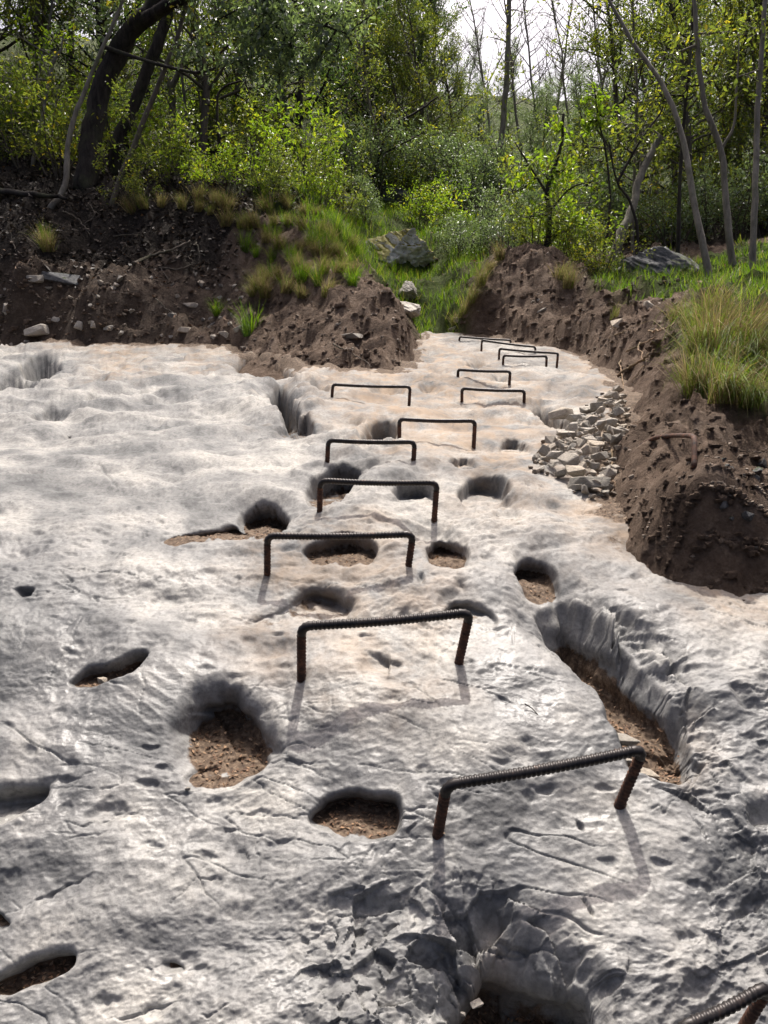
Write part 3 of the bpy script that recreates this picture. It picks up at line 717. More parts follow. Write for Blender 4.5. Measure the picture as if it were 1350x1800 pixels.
# ------------------------------------------------------------------ iron rungs: bent ribbed bars set in the rock
def tube(pts, rad, ns=10, cap=True, rib=0.0, pitch=0.011, twist=1.0):
    """verts, quads of a tube along a polyline; rib: helical ribs of a reinforcing bar"""
    pts = np.asarray(pts, float); N = len(pts)
    rad = np.broadcast_to(np.asarray(rad, float), (N,))
    tg = np.gradient(pts, axis=0); tg /= np.linalg.norm(tg, axis=1)[:, None] + 1e-12
    up = np.array((0.0, 0, 1)) if abs(tg[0, 2]) < 0.9 else np.array((1.0, 0, 0))
    a = np.cross(tg[0], up); a /= np.linalg.norm(a)
    A_ = [a]
    for i in range(1, N):
        a = a - tg[i] * (a @ tg[i]); a = a / (np.linalg.norm(a) + 1e-12); A_.append(a)
    A_ = np.array(A_); B_ = np.cross(tg, A_)
    th = np.arange(ns) / ns * 2 * np.pi
    r = np.repeat(rad[:, None], ns, 1)
    if rib:
        L = np.concatenate([[0], np.cumsum(np.linalg.norm(np.diff(pts, axis=0), axis=1))])
        ph = (L[:, None] / pitch + twist * th[None] / (2 * np.pi) * 1.0) % 1.0
        r = r * (1 + rib * (sstep(0.25, 0.45, ph) - sstep(0.75, 0.95, ph)))
    v = pts[:, None] + r[..., None] * (np.cos(th)[None, :, None] * A_[:, None] + np.sin(th)[None, :, None] * B_[:, None])
    v = v.reshape(-1, 3)
    i = np.arange(N - 1)[:, None] * ns; j = np.arange(ns)[None]
    j2 = (j + 1) % ns
    f = np.stack([i + j, i + j2, i + ns + j2, i + ns + j], -1).reshape(-1, 4)
    if cap:
        c0 = len(v); v = np.vstack([v, pts[:1], pts[-1:]])
        jj = np.arange(ns); k = (jj + 1) % ns
        f = np.vstack([f, np.stack([np.full(ns, c0), k, jj, jj], -1)[:, [0, 1, 2, 2]], np.stack([np.full(ns, c0 + 1), jj + (N - 1) * ns, k + (N - 1) * ns, k + (N - 1) * ns], -1)])
    return v, f
def mesh_any(name, v, f, smooth=True, attrs=None):
    """quads whose last two indices match become triangles"""
    f = np.asarray(f); tri = f[:, 2] == f[:, 3]
    m = bpy.data.meshes.new(name)
    m.from_pydata(np.asarray(v).tolist(), [], [list(q[:3]) if t else list(q) for q, t in zip(f.tolist(), tri)])
    m.polygons.foreach_set("use_smooth", np.full(len(m.polygons), smooth))
    for a, d in (attrs or {}).items():
        at_ = m.attributes.new(a, 'FLOAT', 'POINT'); at_.data.foreach_set("value", np.asarray(d, np.float32))
    m.update()
    return m
def line(a, b, step):
    n_ = max(2, int(np.linalg.norm(b - a) / step)); t = np.linspace(0, 1, n_)[:, None]
    return a + (b - a) * t

RUNGS = [
    ((1182, 1905), (1292, 1832), (1192, 1810), (1352, 1733), 0.0095, "dark ribbed iron rung cut off by the lower corner of the picture"),
    ((770, 1465), (1092, 1408), (785, 1380), (1131, 1317), 0.0110, "tilted dark iron rung above the deep pocket in the foreground"),
    ((530, 1183), (808, 1158), (530, 1101), (826, 1077), 0.0112, "dark iron rung casting a long shadow over the smooth rock, third from the bottom"),
    ((470, 1000), (718, 995), (470, 942), (726, 939), 0.0102, "widest dark iron rung in front of the twin round pockets"),
    ((562, 897), (764, 905), (563, 845), (768, 849), 0.0100, "dark iron rung crossing the square dark pocket, fifth from the bottom"),
    ((575, 817), (726, 824), (577, 774), (729, 777), 0.0100, "dark iron rung sixth from the bottom of the slab"),
    ((702, 772), (833, 778), (702, 737), (835, 740), 0.0100, "thin iron rung on tan rock, seventh from the bottom"),
    ((583, 706), (719, 713), (585, 676), (721, 680), 0.0095, "iron rung standing below the brown earth mound"),
    ((812, 701), (921, 709), (812, 683), (922, 687), 0.0100, "low iron rung beside the hollow with rubble stones"),
    ((805, 671), (895, 680), (805, 650), (897, 653), 0.0105, "iron rung in the upper slab next to the small dark hole"),
    ((884, 646), (960, 650), (885, 625), (961, 626), 0.0105, "front rung of the close group of four at the top"),
    ((877, 630), (979, 642), (878, 613), (981, 621), 0.0105, "slanted rung second of the close group of four at the top"),
    ((846, 620), (941, 623), (847, 598), (941, 610), 0.0105, "rung third of the close group of four at the top"),
    ((807, 601), (897, 606), (808, 592), (898, 598), 0.0105, "farthest and lowest rung at the top of the slab"),
]
_SY = GY; _SX = GX
def slabz(x, y):
    """height of the finished slab surface near a point"""
    i = int(np.clip(np.searchsorted(Yr, y), 1, NR - 1))
    j = int(np.clip((x / half[i] + 1) / 2 * (NC - 1), 0, NC - 1))
    return float(VZ[i, j])
for fl_, fr_, tl_, tr_, r_, lab in RUNGS:
    (pl, dl), (pr_, dr) = at(*fl_), at(*fr_)
    lean = 0.065 if dl < 2.2 else (0.045 if dl < 3 else 0.025)
    ql = P(*tl_, dl - lean); qr = P(*tr_, dr - lean)
    root = empty("iron_rung", (pl + pr_) / 2)
    tag(root, lab, "rung", "iron rungs up the slab")
    org = (pl + pr_) / 2
    el = (ql - pl) / np.linalg.norm(ql - pl); er = (qr - pr_) / np.linalg.norm(qr - pr_); eb = (qr - ql) / np.linalg.norm(qr - ql)
    rb = 0.026
    step = 0.0016 if dl < 3 else 0.004
    def corner(q, din, dout):
        t = np.linspace(0, 1, 9)[1:-1, None]
        a, c = q - din * rb, q + dout * rb
        return (1 - t) ** 2 * a + 2 * t * (1 - t) * q + t * t * c
    hl = np.linalg.norm(ql - pl); hr = np.linalg.norm(qr - pr_)
    kl, kr = min(rb, hl * 0.6), min(rb, hr * 0.6); rb = min(kl, kr)
    a0 = ql - el * rb * 1.0; b0 = qr - er * rb * 1.0
    mid_ = line(ql + eb * rb, qr - eb * rb, step)
    sag = np.sin(np.linspace(0, np.pi, len(mid_)))[:, None] * np.array((0, 0, -0.004))
    bar = np.vstack([a0[None], corner(ql, el, eb), mid_ + sag, corner(qr, eb, -er), b0[None]])
    rib = 0.17
    v, f = tube(bar - org, r_, 12, True, rib)
    link("crossbar", mesh_any("crossbar", v, f), M_IRON, root)
    for q0, p0, e0, h0 in ((a0, pl, el, hl), (b0, pr_, er, hr)):
        v, f = tube(line(q0 - e0 * 0.0005, p0 - e0 * 0.07, step) - org, r_ * 0.985, 12, True, rib)
        tag(link("leg", mesh_any("leg", v, f), M_RUST, root), "rusty brown leg of the rung")

# ------------------------------------------------------------------ where a pixel's ray meets the earth
def on_earth(px, py, dmin=1.5, dmax=30):
    a, b, c = ray(px, py)
    t = np.geomspace(dmin, dmax, 260)
    g = CAMZ + c * t - ground(a * t, b * t)
    i = np.where(g < 0)[0]
    i = max(1, i[0]) if len(i) else len(t) - 1
    t2 = np.linspace(t[i - 1], t[i], 24)
    g = CAMZ + c * t2 - ground(a * t2, b * t2)
    k = np.where(g < 0)[0]
    h = t2[k[0]] if len(k) else t[i]
    return np.array((a * h, b * h, CAMZ + c * h)), h

# ------------------------------------------------------------------ stones
def rock_mesh(name, seed, pts=15, sub=1, flat=1.0, rough_=0.03):
    rr = random.Random(seed)
    bm = bmesh.new()
    for _ in range(pts):
        v = Vector((rr.gauss(0, 1), rr.gauss(0, 1), rr.gauss(0, 1))).normalized()
        v = Vector((max(-0.75, min(0.75, v.x)), max(-0.7, min(0.7, v.y)), max(-0.6, min(0.6, v.z)) * flat))
        bm.verts.new(v * rr.uniform(0.85, 1.1) * 0.62)
    r_ = bmesh.ops.convex_hull(bm, input=bm.verts)
    bmesh.ops.delete(bm, geom=[g for g in r_["geom_interior"] if isinstance(g, bmesh.types.BMVert)], context='VERTS')
    bmesh.ops.bevel(bm, geom=bm.edges[:], offset=0.025, segments=1, affect='EDGES', profile=0.6)
    if sub:
        bmesh.ops.triangulate(bm, faces=bm.faces[:])
        bmesh.ops.subdivide_edges(bm, edges=bm.edges[:], cuts=sub, use_grid_fill=True)
        for v in bm.verts:
            v.co *= 1 + rr.uniform(-rough_, rough_)
    m = bpy.data.meshes.new(name); bm.to_mesh(m); bm.free()
    m.polygons.foreach_set("use_smooth", np.full(len(m.polygons), False)); m.update()
    return m
STONES = [rock_mesh("stone", 50 + i, 10 + i % 4, 0, 0.8 + 0.05 * (i % 5)) for i in range(9)]
def stone(p, size, label, group=None, mat_=M_STONE, name="stone", flat=None, cat="stone", mesh=None):
    o = link(name, mesh or R.choice(STONES), mat_)
    if mat_ is not M_STONE and len(o.data.materials) and o.data.materials[0] is not mat_:
        o.data = o.data.copy(); o.data.materials[0] = mat_
    o.location = p
    o.rotation_euler = (R.uniform(-0.4, 0.4), R.uniform(-0.4, 0.4), R.uniform(0, 6.28)) if flat is None else (R.uniform(-0.1, 0.1), R.uniform(-0.1, 0.1), R.uniform(-0.3, 0.3))
    o.scale = (size * R.uniform(0.85, 1.2), size * R.uniform(0.8, 1.1), size * (R.uniform(0.75, 1.05) if flat is None else flat))
    return tag(o, label, cat, group)
for m in STONES: m.materials.append(M_STONE)

# rubble in the trough between the slab and the right bank
heap = [(1085, 705), (1100, 735), (1085, 790), (1070, 850), (1062, 885), (1035, 878), (985, 850), (945, 838), (952, 815), (975, 790), (1005, 760), (1040, 735)]
hw = wxy(heap)
cand = []
tries = 0
while len(cand) < 190 and tries < 14000:
    tries += 1
    x = R.uniform(hw[:, 0].min(), hw[:, 0].max()); y = R.uniform(hw[:, 1].min(), hw[:, 1].max())
    s_ = float(sdist(np.array([x]), np.array([y]), hw)[0])
    if s_ < -0.02: continue
    size = R.choice([0.05, 0.06, 0.07, 0.085, 0.10, 0.13]) * (0.85 + 0.06 * y)
    if all(math.hypot(x - q[0], y - q[1]) > 0.25 * (size + q[2]) for q in cand): cand.append((x, y, size, s_))
for x, y, size, s_ in cand:
    z = max(slabz(x, y), gz(x, y)) + 0.25 * size + 0.12 * min(1, max(0, s_) / 0.25)
    stone((x, y, z), size * R.uniform(0.50, 0.75), "grey angular stone in the rubble heap beside the brown earth bank", "stones of the rubble heap")
gv, gf, go_ = [], [], 0
for _ in range(420):
    x = R.uniform(hw[:, 0].min() - 0.1, hw[:, 0].max() + 0.05); y = R.uniform(hw[:, 1].min() - 0.15, hw[:, 1].max() + 0.2)
    s_ = float(sdist(np.array([x]), np.array([y]), hw)[0])
    if s_ < -0.10 or (s_ < 0 and R.random() < 0.6): continue
    m = R.choice(STONES); m.calc_loop_triangles()
    q = np.array([v.co[:] for v in m.vertices]) * R.uniform(0.012, 0.034) + np.array((x, y, max(slabz(x, y), gz(x, y)) + 0.005 + 0.09 * min(1, max(0, s_) / 0.25)))
    gv.append(q); gf.append(np.array([t.vertices[:] for t in m.loop_triangles]) + go_); go_ += len(q)
tag(link("gravel", mesh_np("gravel", np.vstack(gv), np.vstack(gf), False), M_GRAV), "fine brown grit between the stones of the rubble heap", "gravel", kind="stuff")
p, d = at(1033, 866)
stone((p[0], p[1], p[2] + 0.04), 0.165, "biggest pale block at the foot of the rubble heap", mat_=M_PALE, flat=0.55)
for px, py, s_, lab in [(1010, 752, 0.15, "large pale block lodged behind the rubble heap, farther one"), (985, 742, 0.18, "large pale block lodged in the crack above the rubble heap"),
                        (1028, 775, 0.13, "rounded pale block at the upper edge of the rubble heap"), (1000, 790, 0.12, "pale brown block in the middle of the rubble heap")]:
    p, d = at(px, py)
    stone((p[0], p[1], max(p[2], slabz(p[0], p[1])) + 0.05), s_, lab, mat_=M_PALE, flat=0.55)
# stones lying in the gully and pockets
for px, py, s_, lab, fl_ in [(1138, 1300, 0.052, "small white cubic stone at the lower end of the leaf-filled gully", 0.8), (1092, 1258, 0.085, "long grey stone wedged in the leaf-filled gully", 0.5),
                            (1106, 1300, 0.022, "tiny white pebble beside the cubic stone in the gully", 0.7), (1098, 1284, 0.025, "tiny brown pebble between the two gully stones", 0.7),
                            (330, 1375, 0.012, "tiny dark pebble on the dirt floor of the large pocket", 0.8), (548, 1088, 0.018, "small pinkish pebble behind the third rung", 0.8),
                            (180, 1192, 0.035, "pale pebble in the mossy pocket near the slab's edge", 0.7)]:
    p, d = at(px, py)
    stone((p[0], p[1], slabz(p[0], p[1]) + s_ * 0.28), s_, lab, mat_=M_PALE if "white" in lab or "pale" in lab or "grey" in lab else M_STONE, flat=fl_)
for px, py in [(850, 1785), (880, 1770), (905, 1790), (870, 1795), (935, 1780), (820, 1790), (960, 1795), (990, 1785), (845, 1770), (915, 1775)]:
    p, d = at(px, py)
    s_ = R.uniform(0.012, 0.03)
    stone((p[0], p[1] + 0.06, slabz(p[0], p[1] + 0.06) + s_ * 0.3), s_, "small pebble on the floor of the deep foreground pocket", "pebbles in the deep pocket")
# stones on the left bank
for px, py, s_, fl_, lab, m_ in [
    (112, 490, 0.55, 0.5, "flat slab-shaped rock jutting from the dark left slope", M_BOULDER_D), (58, 490, 0.22, 0.6, "pale rock beside the flat slab-shaped rock", M_STONE),
    (68, 582, 0.42, 0.5, "white rock half buried above the slab's upper edge", M_PALE), (98, 562, 0.16, 0.6, "small white rock next to the half buried one", M_PALE),
    (192, 576, 0.17, 0.6, "white stone under the mossy bank edge", M_PALE), (308, 585, 0.12, 0.7, "first of two small pale stones on the dirt", M_STONE), (325, 580, 0.16, 0.6, "second of two small pale stones on the dirt", M_STONE),
    (338, 538, 0.26, 0.5, "grey rock set in the dirt below the straw grass", M_STONE), (372, 560, 0.12, 0.6, "pale stone beside the bright grass tuft", M_PALE),
    (612, 592, 0.24, 0.4, "flat brown stone on the earth mound", M_STONE), (440, 622, 0.16, 0.5, "pale stone at the mound's foot", M_PALE), (430, 612, 0.14, 0.5, "grey stone at the mound's foot", M_STONE),
    (600, 570, 0.12, 0.5, "thin pale stone near the top of the earth mound", M_STONE), (80, 505, 0.18, 0.5, "white stone below the flat slab-shaped rock", M_PALE), (0, 560, 0.14, 0.6, "small white stone at the picture's edge", M_PALE)]:
    p, d = on_earth(px, py, 5.5)
    stone((p[0], p[1] + 0.05, p[2]), s_, lab, mat_=m_, flat=fl_)
def scatter_px(n_, box_, smin, smax, label, group, dmin=1.5, mats=(M_STONE,)):
    for _ in range(n_):
        px = R.uniform(box_[0], box_[2]); py = R.uniform(box_[1], box_[3])
        p, d = on_earth(px, py, dmin)
        a = np.array([p[0]]), np.array([p[1]])
        if float(sdist(*a, BW)[0]) > 0.02: continue
        s_ = R.uniform(smin, smax) if R.random() < 0.8 else R.uniform(smax, smax * 1.6)
        stone((p[0], p[1], p[2] - 0.12 * s_), s_, label, group, R.choice(mats))
scatter_px(55, (0, 480, 430, 606), 0.05, 0.10, "small stone scattered over the left bank below the dark slope", "stones on the left bank", 6)
scatter_px(12, (1260, 790, 1350, 920), 0.02, 0.045, "grey stone in the dark ditch under the long grass", "stones in the dark ditch", 1.8, (M_BOULDER_D,))
def gravel(specs, label, gm=None, gname="gravel", gcat="gravel"):
    """stones too small to pick apart, joined"""
    src = []
    for m in STONES:
        v = np.array([q.co[:] for q in m.vertices]); m.calc_loop_triangles()
        src.append((v, np.array([t.vertices[:] for t in m.loop_triangles])))
    V, F, off = [], [], 0
    for n_, box_, smin, smax, dmin in specs:
        px = rng.uniform(box_[0], box_[2], n_); py = rng.uniform(box_[1], box_[3], n_)
        # march all rays at once
        a, b, c = ray(px, py)
        t = np.geomspace(dmin, 16, 150)
        g = CAMZ + c[:, None] * t - ground(a[:, None] * t, b[:, None] * t)
        hit = np.argmax(g < 0, 1); ok = (g < 0).any(1)
        d = t[hit]; x, y = a * d, b * d
        ok &= sdist(x, y, BW) < 0.0
        z = ground(x, y)
        for i in np.where(ok)[0]:
            v, f = src[rng.integers(len(src))]
            s_ = rng.uniform(smin, smax); th = rng.uniform(0, 6.28); cs, sn = math.cos(th), math.sin(th)
            q = v * s_ * np.array((1.1, 0.9, 0.75))
            q = np.stack([q[:, 0] * cs - q[:, 1] * sn, q[:, 0] * sn + q[:, 1] * cs, q[:, 2]], -1) + np.array((x[i], y[i], z[i] - 0.22 * s_))
            V.append(q); F.append(f + off); off += len(q)
    o = link(gname, mesh_np(gname, np.vstack(V), np.vstack(F), False, {"humus": np.full(off, 0.1), "green": np.zeros(off)}), gm or M_GRAV)
    tag(o, label, gcat, kind="stuff")
gravel([(260, (0, 480, 430, 606), 0.02, 0.055, 6), (150, (0, 350, 430, 480), 0.03, 0.07, 6), (220, (430, 520, 725, 650), 0.015, 0.055, 5.5)], "small gravel strewn over the left bank and mound")
gravel([(260, (800, 460, 1180, 650), 0.02, 0.06, 5), (150, (1080, 700, 1350, 1010), 0.006, 0.022, 1.8), (60, (1240, 790, 1350, 930), 0.010, 0.026, 1.8)], "small gravel in the right bank and slope")
gravel([(420, (1060, 680, 1350, 1070), 0.012, 0.045, 1.8), (160, (1060, 860, 1350, 1080), 0.006, 0.03, 1.8)], "crumbling clods of brown earth on the lower right bank", M_EARTH, "dirt_clods", "clods")
gravel([(330, (790, 440, 1200, 660), 0.03, 0.10, 5), (260, (430, 480, 735, 656), 0.03, 0.09, 5.5), (160, (0, 500, 430, 610), 0.03, 0.09, 6)], "crumbling clods of brown earth on the far banks", M_EARTH, "dirt_clods", "clods")
for px, py, s_, lab in [(945, 528, 0.16, "pale stone in the right bank's upper face"), (955, 545, 0.18, "second pale stone in the right bank's upper face"), (1090, 568, 0.28, "grey stone on the lip of the right bank"),
                        (1150, 533, 0.26, "white stone in the bright meadow grass"), (1185, 640, 0.10, "stone under the overhanging lip of the right bank"), (1095, 665, 0.12, "pale stone at the toe of the right bank"),
                        (800, 575, 0.30, "grey stone where the bank meets the top of the slab"), (865, 597, 0.28, "grey stone behind the farthest rung"), (808, 560, 0.22, "upper grey stone at the bank's inner corner")]:
    p, d = on_earth(px, py, 4)
    stone((p[0], p[1] + 0.04, p[2] - 0.02), s_ * 0.8, lab, mat_=M_STONE)

# boulders
def boulder(name, p, dims, seed, mat_, label, rz=0.0):
    bm = bmesh.new(); bmesh.ops.create_icosphere(bm, subdivisions=6, radius=1.0)
    v = np.array([q.co[:] for q in bm.verts])
    # cut by random planes for facets, then fissured relief
    rr = np.random.default_rng(seed)
    for _ in range(13):
        nn = rr.normal(size=3); nn /= np.linalg.norm(nn)
        o_ = rr.uniform(0.55, 0.85); dd = v @ nn
        v = v - np.where(dd > o_, dd - o_, 0)[:, None] * nn
    a_ = v[:, 0] * 2.4 + v[:, 2]; b_ = v[:, 1] * 2.4 - v[:, 2] * 3.1
    v = v * (1 + 0.09 * fbm(a_, b_, 4, seed) + 0.045 * ridged(a_ * 2.5, b_ * 2.5 + v[:, 2] * 4, 4, seed + 3))[:, None]
    v = v * np.array(dims)
    for q, c in zip(bm.verts, v): q.co = c
    m = bpy.data.meshes.new(name); bm.to_mesh(m); bm.free()
    m.polygons.foreach_set("use_smooth", np.full(len(m.polygons), True)); m.update()
    o = link(name, m, mat_); o.location = p; o.rotation_euler = (0, 0, rz)
    return tag(o, label, "boulder")
p = P(690, 448, 12.3); boulder("boulder", p, (0.78, 0.6, 0.50), 4, M_BOULDER, "big pale boulder capped with yellow moss at the head of the gully", 0.2)
p = P(700, 362, 16.0); boulder("boulder", p, (0.62, 0.5, 0.42), 9, M_BOULDER_D, "grey boulder higher up behind the mossy one", 0.5)
p = P(598, 368, 14.0); boulder("boulder", p, (0.40, 0.4, 0.30), 12, M_BOULDER, "small mossy boulder above the left bank's grass", 1.0)
p = P(1165, 480, 10.2); boulder("boulder", p, (0.64, 0.5, 0.30), 15, M_BOULDER_D, "wide dark boulder in the meadow under the slim trees", 0.1)
p = P(712, 545, 9.6); boulder("boulder", p, (0.24, 0.3, 0.14), 18, M_PALE, "white rock at the gully mouth behind the earth mound", 0.3)
p = P(716, 515, 10.8); boulder("boulder", p, (0.16, 0.2, 0.16), 21, M_PALE, "narrow white rock standing in the gully grass", 0.7)

# ------------------------------------------------------------------ grass
def blades(n_, h, spread, droop, width, seed, fwd=(0, 0), hv=0.4, levels=4):
    """arrays of blade strips: verts, quads, rnd"""
    r = np.random.default_rng(seed)
    az = r.uniform(0, 2 * np.pi, n_); rad = spread * np.sqrt(r.uniform(0, 1, n_))
    p = np.stack([rad * np.cos(az), rad * np.sin(az), np.zeros(n_)], -1)
    out = r.uniform(0, 2 * np.pi, n_)
    ti = r.uniform(0.15, 1.0, n_)
    d = np.stack([np.cos(out) * ti * 0.7 + fwd[0], np.sin(out) * ti * 0.7 + fwd[1], np.ones(n_)], -1)
    d /= np.linalg.norm(d, axis=1)[:, None]
    L = h * r.uniform(1 - hv, 1 + hv, n_)
    side = np.stack([-np.sin(out + r.normal(0, 0.6, n_)), np.cos(out), np.zeros(n_)], -1)
    V = []
    cur = p.copy()
    for k in range(levels):
        t = k / (levels - 1)
        w = width * (1 - t) ** 0.7 * r.uniform(0.7, 1.2, n_) + 0.0004
        V.append(np.stack([cur - side * w[:, None] / 2, cur + side * w[:, None] / 2], 1))
        cur = cur + d * (L / (levels - 1))[:, None]
        d = d + np.array((0, 0, -1.0)) * (droop * r.uniform(0.6, 1.3, n_) * (0.5 + t))[:, None]
        d /= np.linalg.norm(d, axis=1)[:, None]
    V = np.stack(V, 1).reshape(n_, levels * 2, 3)
    q = np.array([[2 * k, 2 * k + 1, 2 * k + 3, 2 * k + 2] for k in range(levels - 1)])
    F = (np.arange(n_)[:, None, None] * levels * 2 + q[None]).reshape(-1, 4)
    rn = np.repeat(r.uniform(0, 1, n_), levels * 2)
    return V.reshape(-1, 3), F, rn
def tuft_mesh(name, *a, **k):
    v, f, rn = blades(*a, **k)
    return mesh_np(name, v, f, True, {"rnd": rn})
TUFT_G = [tuft_mesh("green_blades", 130, 0.24, 0.05, 0.42, 0.0065, 60 + i) for i in range(3)]
TUFT_S = [tuft_mesh("straw_blades", 190, 0.34, 0.08, 0.75, 0.0055, 70 + i, fwd=(0, -0.5)) for i in range(3)]
TUFT_L = [tuft_mesh("long_blades", 170, 0.78, 0.16, 0.9, 0.0068, 80 + i, fwd=(-0.45, -0.75), hv=0.55, levels=6) for i in range(3)]
for m in TUFT_G + TUFT_L: m.materials.append(M_GRASS)
for m in TUFT_S: m.materials.append(M_STRAW)
def tuft(p, meshes, s_, label, group=None, rz=None, name="grass_tuft"):
    o = link(name, R.choice(meshes)); o.location = (p[0], p[1], p[2] - 0.03 * s_)
    o.rotation_euler = (R.uniform(-0.15, 0.15), R.uniform(-0.15, 0.15), R.uniform(0, 6.28) if rz is None else rz)
    o.scale = (s_, s_, s_ * R.uniform(0.85, 1.15))
    return tag(o, label, "grass tuft", group)
for px, py, s_, mm, lab in [(440, 585, 1.35, TUFT_G, "bright green grass tuft at the foot of the left bank above the slab"), (383, 552, 0.9, TUFT_G, "thin upright green tuft left of the bright tuft on the dirt"),
                            (78, 425, 1.0, TUFT_G, "green topped grass tuft alone on the dark left slope"), (85, 440, 1.1, TUFT_S, "straw skirt of dead grass under the lone green tuft"),
                            (575, 520, 0.9, TUFT_S, "small straw tuft on the shoulder of the earth mound"), (395, 365, 0.8, TUFT_S, "straw tuft at the foot of the leaning thin stem")]:
    p, d = on_earth(px, py, 5.5); tuft(p, mm, s_, lab, rz=R.uniform(-0.5, 0.5))
line_s = [(235, 372), (262, 365), (290, 362), (318, 360), (345, 375), (370, 382), (395, 392), (420, 400), (350, 355), (380, 360), (405, 370), (450, 398), (480, 395), (510, 398), (540, 405), (565, 410), (585, 425), (600, 445), (610, 465),
          (590, 480), (565, 478), (540, 480), (515, 478), (490, 485), (470, 495), (455, 505), (440, 515), (500, 510), (525, 520), (470, 525), (440, 400), (470, 380), (500, 370), (530, 375), (560, 385), (620, 440), (625, 480), (555, 450), (580, 455), (520, 440), (490, 430), (460, 425)]
for px, py in line_s:
    p, d = on_earth(px + R.uniform(-8, 8), py + R.uniform(-6, 6), 5.5)
    tuft(p, TUFT_S, R.uniform(0.55, 0.95), "drooping straw coloured tuft on the crest of the left bank", "straw tufts on the left bank", R.uniform(-0.7, 0.7))
    if R.random() < 0.55: tuft(p + np.array((R.uniform(-0.1, 0.1), 0.12, 0.03)), TUFT_G, R.uniform(0.6, 1.0), "green tuft growing through the straw on the left bank's crest", "green tufts on the left bank")
for px, py in [(1248, 560), (1270, 570), (1300, 575), (1340, 590), (1250, 600), (1285, 610), (1325, 625), (1245, 620), (1262, 640), (1295, 655), (1340, 670), (1235, 660), (1250, 680), (1275, 695), (1315, 705), (1230, 690),
               (1380, 640), (1390, 700), (1370, 580), (1240, 585)]:
    p, d = on_earth(px, py, 2.5)
    tuft(p, TUFT_L, R.uniform(0.32, 0.50), "long drooping green tuft on the right mound", "long tufts on the right mound", R.uniform(-0.6, 0.6))
    if R.random() < 0.85: tuft(p + np.array((-0.04, -0.06, -0.02)), TUFT_S, R.uniform(0.7, 1.15), "dead straw tuft hanging under the long grass of the right mound", "straw tufts on the right mound", R.uniform(-0.6, 0.6))
for px, py in [(845, 500), (830, 530), (815, 555), (800, 570), (860, 475), (880, 455), (1080, 560), (1190, 560), (1210, 575), (1000, 505), (985, 490)]:
    p, d = on_earth(px, py, 4)
    tuft(p, TUFT_S, R.uniform(0.6, 1.0), "straw tuft hanging over the edge of the right earth bank", "straw tufts on the right bank", R.uniform(-0.5, 0.5))
for px, py in [(450, 450), (480, 460), (510, 455), (545, 430), (575, 440), (600, 470), (620, 500), (560, 500), (530, 495), (430, 440), (470, 410), (590, 410), (630, 455), (610, 430)]:
    p, d = on_earth(px, py, 5.5)
    tuft(p, TUFT_G, R.uniform(0.7, 1.15), "green tuft growing through the straw on the left bank's crest", "green tufts on the left bank")
def sward(name, boxes, label, seed):
    V, F, A_ = [], [], []; off = 0
    r = np.random.default_rng(seed)
    for poly, n_, h in boxes:
        w = np.array([P(*q)[:2] for q in poly])
        x = r.uniform(w[:, 0].min(), w[:, 0].max(), n_ * 3); y = r.uniform(w[:, 1].min(), w[:, 1].max(), n_ * 3)
        k = (sdist(x, y, w) > 0) & (fbm(x * 1.8, y * 1.8, 3, 19) > -0.25)
        x, y = x[k][:n_], y[k][:n_]
        z = ground(x, y) - 0.01
        v, f, rn = blades(len(x), h, 0.0, 0.38, 0.0085, seed + n_, levels=4, hv=0.5)
        v = v + np.repeat(np.stack([x, y, z], -1), 8, 0)
        V.append(v); F.append(f + off); A_.append(rn); off += len(v)
    o = link(name, mesh_np(name, np.vstack(V), np.vstack(F), True, {"rnd": np.concatenate(A_)}), M_GRASS)
    return tag(o, label, "grass", kind="stuff")
sward("grass", [([(740, 585, 9.2), (640, 520, 10.6), (600, 430, 12.6), (650, 350, 16), (850, 380, 15), (860, 450, 11.5), (805, 575, 9.5)], 9000, 0.15)], "vivid green grass filling the gully above the slab", 5)
sward("grass", [([(1040, 520, 9.2), (1060, 470, 11.5), (1500, 430, 11), (1500, 600, 4.6), (1280, 600, 4.9), (1200, 540, 6.6)], 9000, 0.12)], "bright meadow grass behind the right earth bank", 6)
sward("grass", [([(560, 340, 12.5), (430, 350, 11), (480, 400, 9.9), (640, 480, 8.8), (650, 430, 10)], 3500, 0.16)], "green grass on top of the left bank", 8)

# ------------------------------------------------------------------ dead leaves and chips
def chips(name, pts, nrm_jit, size, mat_, label, seed):
    r = np.random.default_rng(seed); n_ = len(pts)
    a = r.uniform(0, 2 * np.pi, n_)
    u = np.stack([np.cos(a), np.sin(a), r.normal(0, nrm_jit, n_)], -1); w = np.stack([-np.sin(a), np.cos(a), r.normal(0, nrm_jit, n_)], -1)
    L = size * r.uniform(0.5, 1.5, n_)[:, None]; wd = L * r.uniform(0.2, 0.6, n_)[:, None]
    q = np.stack([pts - u * L / 2, pts + w * wd / 2 + np.array((0, 0, 0.1)) * L, pts + u * L / 2, pts - w * wd / 2 + np.array((0, 0, 0.06)) * L], 1).reshape(-1, 3)
    F = np.arange(4 * n_).reshape(-1, 4)
    o = link(name, mesh_np(name, q, F, False, {"rnd": np.repeat(r.uniform(0, 1, n_), 4)}), mat_)
    return tag(o, label, "dead leaves", kind="stuff")
dsel = np.argwhere((DIRT > 0.6) & (GY < 3.2))
dsel = dsel[rng.choice(len(dsel), 3600)]
pt = np.stack([GX[dsel[:, 0], dsel[:, 1]], VY[dsel[:, 0], dsel[:, 1]], VZ[dsel[:, 0], dsel[:, 1]] + 0.003], -1)
chips("leaf_litter", pt, 0.35, 0.011, M_CHIP, "brown leaf chips and bark crumbs on the pocket floors", 3)
r = np.random.default_rng(31)
x = r.uniform(-9, 0.2, 60000); y = r.uniform(8.4, 16, 60000)
